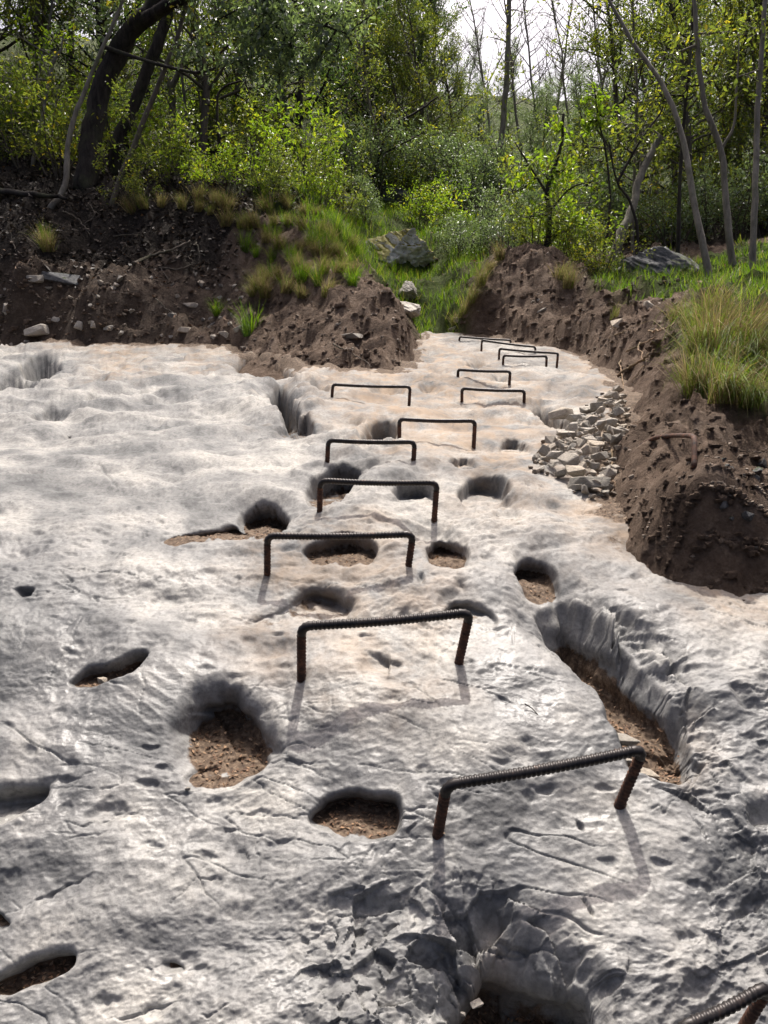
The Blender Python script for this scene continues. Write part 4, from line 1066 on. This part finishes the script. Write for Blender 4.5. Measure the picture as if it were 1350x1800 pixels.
hw_ = np.array([P(*q)[:2] for q in [(-500, 490, 9.5), (0, 490, 9.5), (200, 500, 9.4), (420, 480, 9.3), (600, 380, 10.2), (600, 330, 14), (-500, 200, 17)]])
k = sdist(x, y, hw_) > 0
x, y = x[k][:17000], y[k][:17000]
chips("leaf_litter", np.stack([x, y, ground(x, y) + 0.008], -1), 0.5, 0.07, M_LITTER, "dark leaf litter over the shaded left slope", 4)
x = r.uniform(-8, 12, 40000); y = r.uniform(8.3, 20, 40000)
k = sdist(x, y, BW) < -0.05
x, y = x[k][:9000], y[k][:9000]
chips("leaf_litter", np.stack([x, y, ground(x, y) + 0.008], -1), 0.4, 0.05, M_CHIP, "scattered dead leaves on the earth banks and wood floor", 14)

# ------------------------------------------------------------------ trees
def unit(v): return v / (np.linalg.norm(v) + 1e-12)
class Plant:
    def __init__(self, seed):
        self.r = np.random.default_rng(seed); self.tubes = []; self.lp = []; self.ld = []; self.ls = []
    def stem(self, p, d, L, r0, r1, n_=6, wander=0.12, up=0.0):
        pts = [np.array(p, float)]; d = unit(np.array(d, float))
        for _ in range(n_ - 1):
            d = unit(d + self.r.normal(0, wander, 3) + np.array((0, 0, up)))
            pts.append(pts[-1] + d * L / (n_ - 1))
        pts = np.array(pts)
        self.tubes.append((pts, np.linspace(r0, r1, n_)))
        return pts
    def leaves_on(self, pts, n_, spread, size):
        t = self.r.uniform(0.15, 1.0, n_) * (len(pts) - 1)
        i = np.minimum(t.astype(int), len(pts) - 2); f = (t - i)[:, None]
        q = pts[i] * (1 - f) + pts[i + 1] * f
        self.lp.append(q + self.r.normal(0, spread, (n_, 3)))
        dr = unit(pts[-1] - pts[0])
        self.ld.append(dr[None] * 0.6 + self.r.normal(0, 0.55, (n_, 3)) + np.array((0, 0, -0.15)))
        self.ls.append(size * self.r.uniform(0.6, 1.3, n_))
    def limb(self, p, d, L, r, sub, leaves, size, spread, up=0.05, wander=0.16):
        pts = self.stem(p, d, L, r, r * 0.25, 6, wander, up)
        for k in range(sub):
            t = self.r.uniform(0.3, 1.0) * (len(pts) - 1.001); i = int(t)
            q = pts[i] + (pts[i + 1] - pts[i]) * (t - i)
            dd = unit(pts[i + 1] - pts[i]) + self.r.normal(0, 0.65, 3) + np.array((0, 0, 0.1))
            tw = self.stem(q, dd, L * self.r.uniform(0.22, 0.5), max(r * 0.35, 0.004), 0.002, 4, 0.25, 0.02)
            if leaves: self.leaves_on(tw, leaves, spread, size)
        if leaves: self.leaves_on(pts[2:], leaves, spread, size)
    def wood(self, name, ns=6):
        V, F, off = [], [], 0
        for pts, rad in self.tubes:
            v, f = tube(pts, rad, ns if rad[0] > 0.012 else 4, False)
            V.append(v); F.append(f + off); off += len(v)
        return mesh_np(name, np.vstack(V), np.vstack(F), True)
    def crown(self, name, broad=0.42):
        p = np.vstack(self.lp); d = np.vstack(self.ld); s_ = np.concatenate(self.ls); n_ = len(p)
        d /= np.linalg.norm(d, axis=1)[:, None]
        up = np.array((0, 0, 1.0)) + self.r.normal(0, 0.55, (n_, 3))
        w = np.cross(d, up); w /= np.linalg.norm(w, axis=1)[:, None] + 1e-9
        nn = np.cross(w, d)
        L = s_[:, None]; B = L * broad
        q = np.stack([p, p + d * L * 0.35 + w * B / 2 + nn * L * 0.07, p + d * L * 0.75 + w * B * 0.36 + nn * L * 0.05, p + d * L - nn * L * 0.10,
                      p + d * L * 0.75 - w * B * 0.36 + nn * L * 0.05, p + d * L * 0.35 - w * B / 2 + nn * L * 0.07], 1).reshape(-1, 3)
        k = np.arange(n_)[:, None] * 6
        F = np.concatenate([k + np.array([[0, 1, 2, 3]]), k + np.array([[0, 3, 4, 5]])], 1).reshape(-1, 4)
        cl = fbm(p[:, 0] * 1.7, p[:, 2] * 1.7 + p[:, 1], 2, 5)
        rn = np.clip(0.5 + 0.35 * cl + self.r.normal(0, 0.22, n_), 0, 0.999)
        return mesh_np(name, q, F, True, {"rnd": np.repeat(rn, 6)})

def evergreen(seed, h, limbs, sub, leaves, size, t0=0.18, wide=0.34, lean=0.06, spread=0.10, r0=None, up=0.06):
    t = Plant(seed); r0 = r0 or h * 0.013
    st = t.stem((0, 0, -0.3), (t.r.normal(0, lean), t.r.normal(0, lean), 1), h, r0, r0 * 0.2, 9, 0.07, 0.05)
    for k in range(limbs):
        f = t0 + (1 - t0) * (k + t.r.uniform(0, 1)) / limbs
        x = min(f, 0.995) * (len(st) - 1); i = int(x); q = st[i] + (st[min(i + 1, len(st) - 1)] - st[i]) * (x - i)
        a = t.r.uniform(0, 2 * np.pi)
        L = h * wide * (1.0 - 0.62 * f) * t.r.uniform(0.6, 1.25)
        t.limb(q, (np.cos(a), np.sin(a), 0.35 + 0.5 * f), L, r0 * 0.38 * (1 - 0.7 * f) + 0.004, sub, leaves, size, spread, up)
    return t
def bush(seed, h, stems, sub, leaves, size, spread=0.07, out=0.55):
    t = Plant(seed)
    for k in range(stems):
        a = t.r.uniform(0, 2 * np.pi); o_ = t.r.uniform(0.1, out)
        st = t.stem((0.12 * np.cos(a), 0.12 * np.sin(a), -0.1), (o_ * np.cos(a), o_ * np.sin(a), 1), h * t.r.uniform(0.6, 1.1), 0.016, 0.004, 6, 0.16, 0.03)
        for j in range(3):
            i = t.r.integers(1, 5); b_ = t.r.uniform(0, 2 * np.pi)
            t.limb(st[i], (np.cos(b_), np.sin(b_), 0.5), h * t.r.uniform(0.25, 0.5), 0.008, sub, leaves, size, spread)
        t.leaves_on(st[1:], leaves * 2, spread * 1.3, size)
    return t

def proto(t, leafmat, barkmat, broad=0.42, ns=6):
    w = t.wood("trunk", ns); w.materials.append(barkmat)
    c = None
    if t.lp:
        c = t.crown("crown", broad); c.materials.append(leafmat)
    return w, c
PT = {
    "evergreen": [proto(evergreen(100 + i, 7.0, 36, 6, 27, 0.086), M_LEAF, M_BARK_M) for i in range(3)],
    "dark": [proto(evergreen(120 + i, 7.0, 36, 6, 26, 0.082, 0.10, 0.30), M_LEAF_D, M_BARK_D) for i in range(2)],
    "silvery": [proto(evergreen(140 + i, 6.5, 34, 6, 28, 0.076, 0.08, 0.26, 0.08, 0.11), M_LEAF_B, M_BARK_M) for i in range(2)],
    "slender": [proto(evergreen(160 + i, 7.0, 22, 5, 7, 0.085, 0.25, 0.24, 0.10, 0.07, 0.045, 0.12), M_LEAF, M_BARK_G) for i in range(2)],
    "bare": [proto(evergreen(180 + i, 8.0, 30, 7, 0, 0.05, 0.28, 0.26, 0.05, 0.05, 0.06, 0.16), M_LEAF, M_BARK_G, ns=5) for i in range(2)],
    "thicket": [proto(bush(200 + i, 1.7, 7, 4, 13, 0.075), M_LEAF, M_BARK_M) for i in range(2)],
    "fresh": [proto(bush(220 + i, 1.5, 6, 4, 10, 0.075), M_LEAF_Y, M_BARK_M) for i in range(2)],
    "glossy": [proto(bush(240 + i, 1.5, 8, 4, 14, 0.065), M_LEAF_B, M_BARK_M) for i in range(2)],
}
NAMES = {"evergreen": "evergreen_tree", "dark": "dark_evergreen_tree", "silvery": "silvery_evergreen_tree", "slender": "slender_tree", "bare": "bare_tree", "thicket": "leafy_shrub", "fresh": "fresh_green_shrub", "glossy": "glossy_shrub"}
CATS = {k: ("shrub" if k in ("thicket", "fresh", "glossy") else "tree") for k in NAMES}
def plant(kind, px, d, s_, label, group=None, k=None, rz=None, dz=0.0):
    x = (px - 675) / FOC * d; y = d
    w, c = PT[kind][R.randrange(len(PT[kind])) if k is None else k]
    root = empty(NAMES[kind], (x, y, gz(x, y) - 0.05 + dz), R.uniform(0, 6.28) if rz is None else rz, s_)
    link("trunk", w, None, root)
    if c: link("crown", c, None, root)
    return tag(root, label, CATS[kind], group)
ZL = {"evergreen": "leafy evergreen tree", "dark": "dark dense evergreen tree", "silvery": "silvery grey-green tree", "slender": "slender thin-leaved tree", "bare": "bare grey tree", "thicket": "green leafy shrub", "fresh": "yellow-green backlit shrub", "glossy": "glossy grey-green shrub"}
def wood(zone, boxes):
    for kind, n_, x0, x1, d0, d1, s0, s1 in boxes:
        for i in range(n_):
            px = x0 + (x1 - x0) * (i + R.uniform(0.15, 0.85)) / n_
            plant(kind, px, R.uniform(d0, d1), R.uniform(s0, s1), ZL[kind] + " " + zone, ZL[kind] + "s " + zone)
wood("in the wood above the dark left slope", [("evergreen", 8, -150, 560, 13.5, 18, 0.75, 1.05), ("dark", 7, -200, 560, 15, 24, 0.8, 1.2), ("evergreen", 5, -200, 560, 20, 30, 0.9, 1.3),
     ("fresh", 9, 0, 560, 12.4, 16, 0.6, 1.2), ("thicket", 6, 0, 600, 12.2, 15, 0.5, 1.0), ("slender", 4, 0, 560, 12.8, 15, 0.7, 0.9)])
wood("in the wood beyond the mossy boulder", [("dark", 6, 520, 740, 20, 30, 0.8, 1.05), ("silvery", 9, 560, 820, 18, 28, 0.5, 0.8), ("silvery", 5, 820, 1080, 18, 26, 0.3, 0.5), ("silvery", 10, 780, 1130, 28, 42, 0.45, 0.7), ("evergreen", 5, 570, 830, 17, 24, 0.45, 0.7), ("bare", 9, 600, 1100, 19, 30, 0.8, 1.15), ("silvery", 7, 480, 800, 28, 38, 0.8, 1.1),
     ("glossy", 8, 560, 900, 15.5, 19, 0.8, 1.3), ("fresh", 4, 560, 860, 15.5, 18.5, 0.5, 0.9), ("thicket", 4, 560, 900, 16, 20, 0.7, 1.1), ("slender", 4, 560, 800, 15.5, 19, 0.5, 0.8)])
wood("in the wood behind the right meadow", [("silvery", 6, 900, 1080, 15, 22, 0.3, 0.5), ("silvery", 4, 1090, 1300, 16, 26, 0.5, 0.7), ("evergreen", 8, 1060, 1500, 14.5, 22, 0.65, 1.0), ("dark", 7, 1080, 1550, 17, 26, 0.85, 1.15), ("bare", 7, 900, 1400, 16, 26, 0.75, 1.0), ("silvery", 7, 1120, 1500, 26, 36, 0.9, 1.2),
     ("glossy", 8, 880, 1400, 12.5, 15.5, 0.7, 1.1), ("thicket", 6, 900, 1450, 12.5, 16, 0.7, 1.2), ("fresh", 4, 900, 1400, 12, 15, 0.5, 0.9), ("slender", 5, 1080, 1450, 12.5, 16, 0.6, 0.85)])
# single plants with a place of their own
for kind, px, d, s_, lab in [("thicket", 600, 12.6, 0.62, "leafy shrub rising left of the mossy boulder"), ("glossy", 830, 13.0, 0.8, "dense blue-green shrub right of the mossy boulder"), ("glossy", 880, 12.2, 0.65, "smaller blue-green shrub behind the tip of the right bank"),
                             ("fresh", 775, 14.2, 0.7, "bright green shrub growing behind the gully grass"), ("thicket", 1000, 10.9, 0.62, "leafy shrub on top of the right earth bank"), ("thicket", 940, 10.9, 0.55, "shrub at the highest point of the right bank"),
                             ("thicket", 1050, 10.3, 0.5, "low shrub beside the dark boulder"), ("thicket", 300, 11.6, 0.75, "shrub at the foot of the twin dark trunks"), ("fresh", 440, 11.3, 0.7, "backlit yellow-green shrub on the left bank's crest"),
                             ("fresh", 340, 11.5, 0.6, "yellow-green shrub left of the backlit one"), ("thicket", 530, 11.6, 0.7, "leafy shrub near the end of the left bank's crest"), ("thicket", 250, 11.0, 0.5, "low shrub hanging over the straw tufts by the leaning stem"), ("fresh", 385, 10.9, 0.5, "low yellow-green shrub under the bent dark sapling"), ("thicket", 475, 10.8, 0.5, "low leafy shrub spilling over the middle of the left crest"), ("fresh", 570, 11.2, 0.55, "yellow-green shrub closing the left bank above the gully"), ("glossy", 640, 13.6, 0.55, "grey-green shrub directly behind the mossy boulder"), ("glossy", 795, 12.4, 0.5, "small grey-green shrub on the gully's sunny side"), ("fresh", 730, 14.6, 0.6, "fresh shrub between the two boulders of the gully"), ("fresh", 1010, 11.3, 0.85, "bright yellow-green shrub behind the right bank")]:
    plant(kind, px, d, s_, lab)

def custom_tree(name, label, stems, clusters=(), bark=M_BARK_D, leaf=M_LEAF_D, size=0.085, seed=1, broad=0.42, cat="tree", ns=9):
    """stems: (list of (px, py, depth), r0, r1); clusters: (px, py, depth, radius, twigs, leaves per twig)"""
    t = Plant(seed)
    base_p = P(*stems[0][0][0])
    gx, gy = base_p[0], base_p[1]
    org = np.array((gx, gy, gz(gx, gy)))
    for pts, r0, r1 in stems:
        w = np.array([P(*q) for q in pts]) - org
        if pts is stems[0][0]: w = np.vstack([[w[0][0], w[0][1], min(w[0][2], 0) - 0.25], w])
        # resample as a smooth curve
        n_ = len(w); tt = np.linspace(0, n_ - 1, (n_ - 1) * 5 + 1)
        ext = np.vstack([2 * w[0] - w[1], w, 2 * w[-1] - w[-2]])
        out = []
        for u in tt:
            i = min(int(u), n_ - 2); f = u - i; p0, p1, p2, p3 = ext[i:i + 4]
            out.append(0.5 * ((2 * p1) + (-p0 + p2) * f + (2 * p0 - 5 * p1 + 4 * p2 - p3) * f * f + (-p0 + 3 * p1 - 3 * p2 + p3) * f ** 3))
        out = np.array(out) + t.r.normal(0, r0 * 0.10, (len(out), 3))
        t.tubes.append((out, np.linspace(r0, r1, len(out)) * (1 + t.r.normal(0, 0.04, len(out)))))
    allp = np.vstack([q[0] for q in t.tubes])
    for px, py, d, rad, tw, lv in clusters:
        c = P(px, py, d) - org
        j = np.argmin(((allp - c) ** 2).sum(1) + 0.0); a = allp[j]
        br = t.stem(a, c - a, np.linalg.norm(c - a), 0.016, 0.007, 6, 0.08)
        e = br[-1]
        for _ in range(tw):
            s_ = t.stem(br[t.r.integers(2, 6)], t.r.normal(0, 1, 3) + np.array((0, 0, 0.1)), rad * t.r.uniform(0.5, 1.2), 0.006, 0.002, 5, 0.25)
            if lv: t.leaves_on(s_, lv, rad * 0.09 + 0.02, size)
    root = empty(name, org)
    link("trunk", t.wood("trunk", ns), bark, root)
    if t.lp: link("crown", t.crown("crown", broad), leaf, root)
    return tag(root, label, cat)
custom_tree("old_evergreen_tree", "thick dark leaning trunk with branches arching over the left slope",
    [([(150, 318, 11.6), (165, 225, 11.7), (195, 115, 11.7), (240, 45, 11.6), (290, -25, 11.5), (330, -110, 11.4)], 0.19, 0.11), ([(240, 45, 11.6), (300, 8, 11.2), (400, -45, 10.6), (520, -60, 10.2)], 0.11, 0.04),
     ([(183, 82, 11.6), (250, 105, 11.2), (345, 127, 10.8), (402, 110, 10.6)], 0.035, 0.012), ([(400, -45, 10.6), (480, 10, 10.2), (560, 40, 10.0), (610, 60, 9.8)], 0.03, 0.01), ([(330, -110, 11.4), (420, -10, 10.6), (500, 60, 10.2)], 0.03, 0.01)],
    [(380, 30, 10.5, 0.45, 16, 24), (430, 60, 10.3, 0.45, 16, 26), (480, 40, 10.2, 0.45, 16, 26), (520, 90, 10.0, 0.40, 16, 24), (560, 50, 9.9, 0.45, 14, 22), (440, 110, 10.3, 0.35, 12, 22), (550, 135, 10.0, 0.30, 12, 22), (590, 20, 9.9, 0.4, 12, 18), (500, 130, 10.1, 0.3, 12, 20), (450, 0, 10.3, 0.45, 14, 24),
     (350, 80, 10.7, 0.35, 10, 20), (490, -20, 10.2, 0.5, 13, 22), (340, -20, 11.0, 0.5, 13, 22), (620, 80, 9.8, 0.3, 8, 12), (390, -40, 10.6, 0.5, 12, 22), (650, 20, 9.8, 0.35, 8, 10), (200, 10, 11.6, 0.5, 12, 20), (130, 30, 11.6, 0.5, 12, 20)],
    M_BARK_D, M_LEAF_B, 0.088, 3)
custom_tree("dark_tree", "second dark leaning trunk just behind the thick one", [([(205, 262, 12.4), (235, 185, 12.4), (268, 100, 12.4), (295, 20, 12.4), (320, -80, 12.4)], 0.12, 0.08)],
    [(310, -30, 12.4, 0.6, 10, 18), (260, 20, 12.3, 0.5, 7, 14), (350, 10, 12.3, 0.5, 8, 16)], M_BARK_D, M_LEAF, 0.085, 4)
custom_tree("thin_stem", "curved pale grey stem standing in front of the thick dark trunk", [([(88, 368, 10.9), (115, 325, 11.0), (122, 240, 11.1), (148, 160, 11.2), (185, 75, 11.2), (225, -20, 11.2)], 0.052, 0.022)], [(215, 0, 11.2, 0.4, 5, 10)], M_BARK_G, M_LEAF, 0.08, 5)
custom_tree("thin_stem", "straight brown stem leaning to the twin trunks' right side", [([(200, 348, 10.9), (232, 265, 11), (272, 165, 11.1), (310, 70, 11.1), (335, -20, 11.1)], 0.048, 0.026)], [(325, 10, 11.1, 0.4, 5, 10)], M_BARK_M, M_LEAF, 0.08, 6)
custom_tree("pale_tree", "pale sunlit trunk forking among yellow-green leaves", [([(297, 262, 14), (303, 200, 14), (300, 150, 14), (285, 130, 14), (270, 90, 14)], 0.085, 0.05), ([(301, 155, 14), (318, 118, 14), (335, 70, 14), (340, 20, 14)], 0.06, 0.03)],
    [(340, 40, 14, 0.5, 8, 12), (270, 100, 14, 0.5, 8, 12), (360, 120, 13.8, 0.5, 8, 12), (260, 200, 13.6, 0.5, 9, 14), (330, 220, 13.4, 0.5, 9, 14)], M_BARK_G, M_LEAF_Y, 0.08, 7)
custom_tree("pale_sapling", "pale crooked sapling near the picture's left edge", [([(58, 290, 12.6), (72, 220, 12.6), (85, 150, 12.7), (92, 115, 12.7), (108, 85, 12.7)], 0.04, 0.02)], [(60, 170, 12.7, 0.5, 9, 16), (20, 130, 12.7, 0.5, 9, 16), (110, 60, 12.7, 0.5, 9, 16), (30, 60, 12.8, 0.6, 9, 16)], M_BARK_G, M_LEAF_Y, 0.08, 8)
custom_tree("dark_sapling", "dark sapling with a sharply bent top on the left bank's crest", [([(378, 330, 11.2), (386, 270, 11.2), (382, 205, 11.2), (388, 158, 11.2), (430, 140, 11.1)], 0.032, 0.014)], [(440, 170, 11.1, 0.35, 5, 8), (420, 230, 11.1, 0.35, 6, 9)], M_BARK_D, M_LEAF, 0.08, 9)
custom_tree("slim_tree", "slim pale tree bending towards the gap of sky from the right meadow", [([(1246, 482, 9.2), (1222, 370, 9.3), (1200, 245, 9.5), (1165, 150, 9.7), (1110, 70, 9.9), (1060, -20, 10)], 0.05, 0.020)], [(1090, 120, 9.8, 0.4, 4, 6)], M_BARK_G, M_LEAF, 0.08, 10)
custom_tree("slim_tree", "slim grey tree with a kinked stem in front of the right wood", [([(1290, 480, 9.6), (1278, 380, 9.6), (1268, 270, 9.7), (1240, 190, 9.7), (1225, 80, 9.7), (1218, -30, 9.7)], 0.052, 0.026), ([(1268, 262, 9.7), (1290, 220, 9.6), (1295, 150, 9.6), (1300, 60, 9.6)], 0.02, 0.008)],
    [(1180, 90, 9.7, 0.45, 7, 10), (1260, 60, 9.7, 0.45, 7, 10)], M_BARK_G, M_LEAF, 0.085, 11)
custom_tree("slim_tree", "straight slim tree by the right border of the picture", [([(1322, 470, 9.0), (1327, 350, 9.0), (1330, 220, 9.1), (1338, 100, 9.1), (1348, -30, 9.1)], 0.045, 0.026)], [(1330, 60, 9.1, 0.4, 6, 10), (1300, 130, 9.1, 0.35, 5, 8)], M_BARK_G, M_LEAF, 0.085, 12)
custom_tree("dark_slim_tree", "thin dark straight stem between the slim pale trees", [([(1196, 300, 10.6), (1204, 190, 10.6), (1214, 90, 10.6), (1219, -30, 10.6)], 0.03, 0.018)], [(1190, 60, 10.6, 0.5, 7, 12), (1140, 160, 10.6, 0.5, 7, 12), (1240, 150, 10.6, 0.5, 7, 12)], M_BARK_D, M_LEAF, 0.085, 13)
custom_tree("tall_thin_tree", "tall thin grey pole of a tree against the sky gap", [([(876, 330, 17), (884, 220, 17), (892, 100, 17), (897, -40, 17)], 0.085, 0.05)], [(860, 60, 17, 0.7, 5, 5), (920, 20, 17, 0.7, 5, 5), (900, 110, 17, 0.8, 10, 12), (870, 180, 17, 0.8, 10, 12)], M_BARK_G, M_LEAF, 0.09, 14)
custom_tree("yellow_leaved_tree", "small tree with bright yellow-green leaves on the right bank's crest", [([(958, 458, 10.6), (966, 390, 10.6), (962, 330, 10.6), (985, 262, 10.6), (990, 200, 10.6)], 0.05, 0.018), ([(964, 345, 10.6), (930, 290, 10.6), (905, 250, 10.6)], 0.02, 0.008), ([(966, 370, 10.6), (1005, 330, 10.5), (1040, 320, 10.4)], 0.018, 0.008)],
    [(930, 290, 10.6, 0.35, 7, 9), (960, 310, 10.6, 0.35, 7, 9), (990, 300, 10.5, 0.35, 8, 10), (1030, 330, 10.4, 0.35, 7, 10), (905, 340, 10.6, 0.3, 7, 10), (985, 230, 10.6, 0.35, 7, 10), (920, 380, 10.5, 0.3, 7, 10), (1010, 400, 10.3, 0.3, 8, 12)], M_BARK_D, M_LEAF_Y, 0.085, 15, 0.5)
custom_tree("lime_sapling", "lime green freshly leafed sapling below the sky gap", [([(1062, 450, 10.8), (1072, 360, 10.8), (1065, 270, 10.8), (1050, 200, 10.8), (1045, 150, 10.8)], 0.024, 0.008)],
    [(1045, 165, 10.8, 0.22, 8, 12), (1060, 205, 10.8, 0.24, 8, 12), (1035, 215, 10.8, 0.22, 7, 11)], M_BARK_D, M_LEAF_Y, 0.075, 16, 0.5)
custom_tree("leaning_trunk", "grey old trunk leaning behind the right earth bank", [([(1078, 455, 11.6), (1092, 410, 11.6), (1112, 365, 11.7), (1125, 310, 11.8), (1160, 240, 11.9)], 0.085, 0.05)], [(1150, 260, 11.9, 0.5, 9, 14), (1120, 200, 11.9, 0.5, 9, 14)], M_BARK_G, M_LEAF, 0.085, 17)
custom_tree("dark_sapling", "dark twisted sapling crossing in front of the leaning grey trunk", [([(1118, 470, 10.4), (1120, 400, 10.4), (1105, 350, 10.4), (1085, 320, 10.4), (1070, 250, 10.4)], 0.026, 0.012), ([(1085, 320, 10.4), (1130, 240, 10.4), (1165, 190, 10.5), (1172, 130, 10.5)], 0.02, 0.008)], [(1160, 170, 10.4, 0.4, 6, 8), (1100, 260, 10.4, 0.4, 7, 9)], M_BARK_D, M_LEAF, 0.085, 18)
custom_tree("crooked_tree", "dark crooked leafless tree behind the small mossy boulder", [([(655, 330, 15.5), (668, 270, 15.5), (690, 225, 15.5), (735, 195, 15.5), (770, 170, 15.5)], 0.05, 0.015), ([(668, 270, 15.5), (690, 262, 15.5), (745, 232, 15.5)], 0.03, 0.01)], [(740, 190, 15.5, 0.6, 7, 0), (700, 170, 15.5, 0.6, 7, 0), (660, 190, 15.5, 0.6, 7, 0)], M_BARK_D, M_LEAF, 0.08, 19)

# ------------------------------------------------------------------ roots, twigs and the bent rod in the right slope
def rod(name, pts, r0, r1, mat_, label, cat, group=None, rib=0.0, jit=0.0, ns=7, seed=2):
    rr = np.random.default_rng(seed)
    w = np.array(pts); n_ = len(w); tt = np.linspace(0, n_ - 1, (n_ - 1) * 7 + 1)
    q = np.stack([np.interp(tt, np.arange(n_), w[:, k]) for k in range(3)], -1)
    for _ in range(2): q[1:-1] = (q[:-2] + q[1:-1] * 2 + q[2:]) / 4
    q = q + rr.normal(0, jit, q.shape)
    v, f = tube(q - w[0], np.linspace(r0, r1, len(q)), ns, True, rib)
    o = link(name, mesh_any(name, v, f), mat_); o.location = w[0]
    return tag(o, label, cat, group)
def ep(px, py, up=0.02, dmin=1.8): return on_earth(px, py, dmin)[0] + np.array((0, -0.01, up))
rod("iron_rod", [ep(1125, 775, -0.02), ep(1150, 782, 0.03), ep(1185, 788, 0.05), ep(1218, 795, 0.055), ep(1218, 822, 0.0)], 0.009, 0.009, M_RUST, "rusty bent iron rod sticking out of the brown slope", "rod")
for i, (pts, r0) in enumerate([([(1085, 668), (1100, 655), (1130, 640), (1150, 622)], 0.014), ([(1100, 625), (1125, 612), (1150, 600)], 0.008), ([(1090, 640), (1095, 690), (1100, 720)], 0.006), ([(1120, 610), (1132, 650), (1110, 680)], 0.006), ([(1140, 590), (1170, 585), (1195, 565)], 0.009),
                               ([(1070, 600), (1090, 590), (1110, 585)], 0.007), ([(1075, 800), (1072, 840), (1080, 870)], 0.005)]):
    rod("root", [ep(x_, y_, 0.03) for x_, y_ in pts], r0, r0 * 0.5, M_ROOT, "pale root bared in the cut face of the right bank" if i else "thick pale root jutting from the toe of the right bank", "root", "bared roots" if i else None, jit=0.006, seed=i)
for i, (pts, r0) in enumerate([([(235, 470), (265, 455), (300, 448), (335, 430)], 0.022), ([(280, 475), (310, 480), (340, 470)], 0.014), ([(300, 465), (330, 455), (345, 470)], 0.010), ([(345, 430), (352, 450)], 0.010), ([(110, 375), (140, 390), (160, 420)], 0.012), ([(150, 400), (170, 380), (155, 360)], 0.01),
                               ([(0, 345), (60, 350), (120, 358)], 0.05), ([(585, 610), (620, 625), (655, 652)], 0.007), ([(275, 530), (290, 545), (315, 560)], 0.008), ([(20, 410), (25, 440), (40, 455)], 0.012), ([(390, 545), (420, 535), (450, 540)], 0.006), ([(200, 420), (240, 415), (270, 425)], 0.009)]):
    labs = {0: "dark forked branch lying on the left slope", 1: "broken branch piece beside the forked branch", 6: "thick dark fallen log at the left border", 7: "thin dark root on the earth mound's lower side"}
    rod("fallen_branch", [ep(x_, y_, 0.02 + r0, 5.5) for x_, y_ in pts], r0, r0 * 0.5, M_BARK_M if i != 6 else M_BARK_D, labs.get(i, "thin twig lying in the dark litter of the left slope"), "branch", None if i in labs else "twigs in the dark litter", jit=0.006, seed=20 + i)
q = [at(922, 1245)[0] + np.array((0, 0, 0.012)), at(935, 1250)[0] + np.array((0, 0, 0.008)), at(948, 1262)[0] + np.array((0, 0, 0.004))]
rod("twig", q, 0.0018, 0.001, M_BARK_D, "tiny dark twig lying on the smooth rock", "twig")
